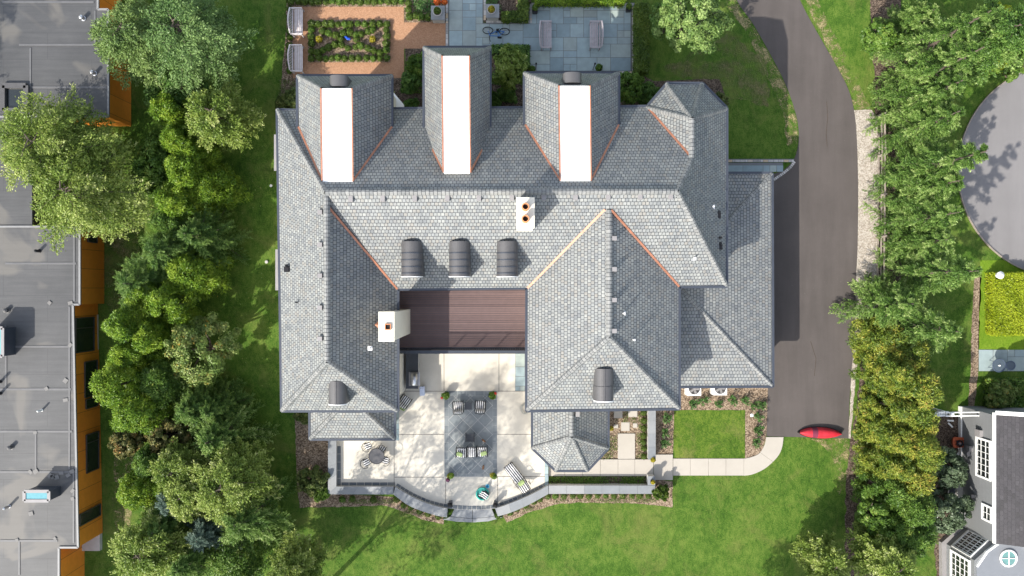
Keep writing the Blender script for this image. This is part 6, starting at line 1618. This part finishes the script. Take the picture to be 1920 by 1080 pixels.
c = P(977.5, 905.5, TZ + .6); q = MB().cushion((0, 0, 0), (.28, .42, .12), e=.5).build('throw_pillow', M_green_fab, None, True); q.location = (c.x, c.y, TZ + .60); q.rotation_euler = (0, -.55, math.radians(-52)); tag(q, 'pale green pillow on the chaise longue', 'pillow')
# paddling pool with a small chair in it, blue bottle
c = P(904.5, 926, TZ + .12); t = thing('paddling_pool', 'round turquoise paddling pool near the terrace steps', 'pool', (c.x, c.y, TZ)); M_teal = plain('teal_plastic', (.03, .36, .30), .4, .1)
MB().torus((0, 0, .12), .36, .055, n=30).build('rim', M_teal, t, True, False); MB().lathe([(.30, .012), (.36, .02), (.37, .12), (.33, .12), (.31, .03)], (0, 0, 0), 28).build('basin', M_teal, t, True, False)
MB().cyl((0, 0, .03), (0, 0, .05), .30, n=28).build('water', plain('pool_floor', (.05, .30, .27), .15, .1), t, world=False)
c = P(909, 930, TZ + .4); t = thing('beach_chair', 'small striped folding chair standing in the turquoise pool', 'chair', (c.x, c.y, TZ + .05), math.radians(52))
MB().cushion((0, .02, .30), (.44, .40, .06), e=.25).build('seat', M_stripe, t, True, world=False); MB().cushion((0, .26, .45), (.44, .30, .06), Matrix.Rotation(.95, 3, 'X'), e=.25).build('backrest', M_stripe, t, True, world=False)
for s in (-1, 1):
    MB().tube([(s * .24, -.2, 0), (s * .24, .1, .29), (s * .24, .36, .58)], .015, 6).build('side_frame', M_iron, t, world=False)
    MB().cyl((s * .235, .22, 0), (s * .235, -.18, .3), .015, n=6).build('leg', M_iron, t, world=False)
c = P(914, 911.5, TZ + .1); t = thing('bucket', 'small bright blue bucket beside the turquoise pool', 'bucket', (c.x, c.y, TZ)); M_bb = plain('blue_plastic', (.02, .34, .55), .35, .1)
MB().lathe([(.07, 0), (.10, .2), (.11, .2), (.085, .18), (.06, .02)], (0, 0, 0), 14).build('body', M_bb, t, world=False); MB().torus((0, .05, .2), .10, .01, None, 12, 5, a0=0, a1=math.pi).build('handle', M_bb, t, world=False)
# lanterns on the wall ends
for x, y, lb in ((844, 946.5, 'black lantern block on the left wall end beside the terrace steps'), (928.5, 947, 'black lantern block on the right wall end beside the terrace steps')):
    c = P(x, y, TZ + .6); t = thing('wall_lantern', lb, 'lantern', (c.x, c.y, TZ), .15 if x < 900 else -.25)
    MB().box((0, 0, .3), (.22, .22, .6)).build('pillar', M_gutter, t, world=False); MB().box((0, 0, .62), (.30, .28, .05)).build('cap', M_iron, t, world=False); MB().lathe([(.1, .645), (.12, .70), (.05, .8)], (0, 0, 0), 8).build('lamp', M_iron, t, world=False)
# outdoor kitchen: counter, grill, cooler
t = thing('outdoor_counter', 'black topped outdoor kitchen counter along the left terrace wall', 'counter', P(772, 697, TZ))
a = P(761, 729, TZ + .92); b = P(784, 655, TZ + .92)
MB().prism([(a.x + .04, a.y + .04), (b.x - .04, a.y + .04), (b.x - .04, b.y), (a.x + .04, b.y)], TZ, TZ + .87).build('cabinet', M_stone, t); MB().prism([(a.x, a.y), (b.x, a.y), (b.x, b.y), (a.x, b.y)], TZ + .87, TZ + .92).build('worktop', M_sling, t)
mb = MB()
for y in (676, 694, 716): p = P(785, y, TZ + .8); mb.bar(p + Vector((.02, -.12, 0)), p + Vector((.02, .12, 0)), .03, .03)
mb.build('handle', M_steel, t)
c = P(775.5, 711, TZ + 1.1); t = thing('gas_grill', 'stainless steel gas grill built into the black counter', 'grill', (c.x, c.y, TZ + .92))
MB().prism([(c.x - .30, c.y - .42), (c.x + .30, c.y - .42), (c.x + .30, c.y + .42), (c.x - .30, c.y + .42)], TZ + .92, TZ + 1.02).build('firebox', M_ventgrey, t)
lid = MB(); n = 8; vs = []
for y in (-.38, .38):
    for k in range(n + 1): aa = math.pi * k / n; vs.append(Vector((c.x + .02 - .22 * math.cos(aa), c.y + y, TZ + 1.02 + .22 * math.sin(aa))))
lid.add(vs, [[k, n + 1 + k, n + 2 + k, k + 1] for k in range(n)] + [list(range(n + 1)), list(range(2 * n + 1, n, -1))]); l_ = lid.build('lid', M_steel, t, True)
MB().bar((c.x + .27, c.y - .3, TZ + 1.16), (c.x + .27, c.y + .3, TZ + 1.16), .03, .03).build('lid_handle', M_steel, l_)
MB().bar((c.x + .33, c.y - .40, TZ + 1.0), (c.x + .33, c.y + .40, TZ + 1.0), .06, .06).build('control_panel', M_steel, t)
c = P(792, 733, TZ + .4); t = thing('cool_box', 'white cool box on legs standing below the grill', 'cool box', (c.x, c.y, TZ), math.radians(3)); M_cool = plain('cool_white', (.50, .55, .66), .4, .06)
MB().box((0, 0, .30), (.27, .52, .36)).build('body', M_cool, t, world=False); MB().box((0, 0, .51), (.30, .55, .07)).build('lid', M_cool, t, world=False)
for a in (-1, 1):
    MB().box((a * .07, .18, .552), (.04, .05, .02)).build('latch', M_ventgrey, t, world=False); MB().box((a * .10, 0, .06), (.04, .4, .12)).build('foot', M_iron, t, world=False)
# coiled hose at the eave, fallen brown leaves
t = MB()
for k in range(6): t.torus((0, 0, .03 + .03 * (k // 3)), .24 + .05 * (k % 3), .014, n=26, m=5, sx=.8 + .06 * (k % 2))
o = t.build('garden_hose', plain('pale_hose', (.42, .42, .38), .5, .1)); c = P(985, 766, TZ); o.location = (c.x, c.y, TZ); tag(o, 'coiled pale garden hose on the terrace at the right wing corner', 'hose')
for x, y, rz, lb in ((907, 826, -.7, 'curled brown dry leaf lying right of the sling chair'), (906, 876, 1.4, 'curled brown dry leaf lying below the row of armchairs')):
    o = MB().cushion((0, 0, .04), (.30, .11, .07), e=.7).build('dry_leaf', plain('dry_leaf_%d' % y, (.18, .085, .035), .8, .3, 12), None, True); c = P(x, y, TZ); o.location = (c.x, c.y, TZ + .01); o.rotation_euler = (0, 0, rz); tag(o, lb, 'leaf')
t = thing('bed_light', 'small white path light in the mulch beside the drive', 'light', P(1407, 777, .01))
c = P(1407, 777, .2); MB().cyl((c.x, c.y, .01), (c.x, c.y, .5), .015, n=6).build('stake', M_iron, t); MB().lathe([(.03, .5), (.11, .52), (.03, .57)], (c.x, c.y, 0), 12).build('shade', M_white, t)
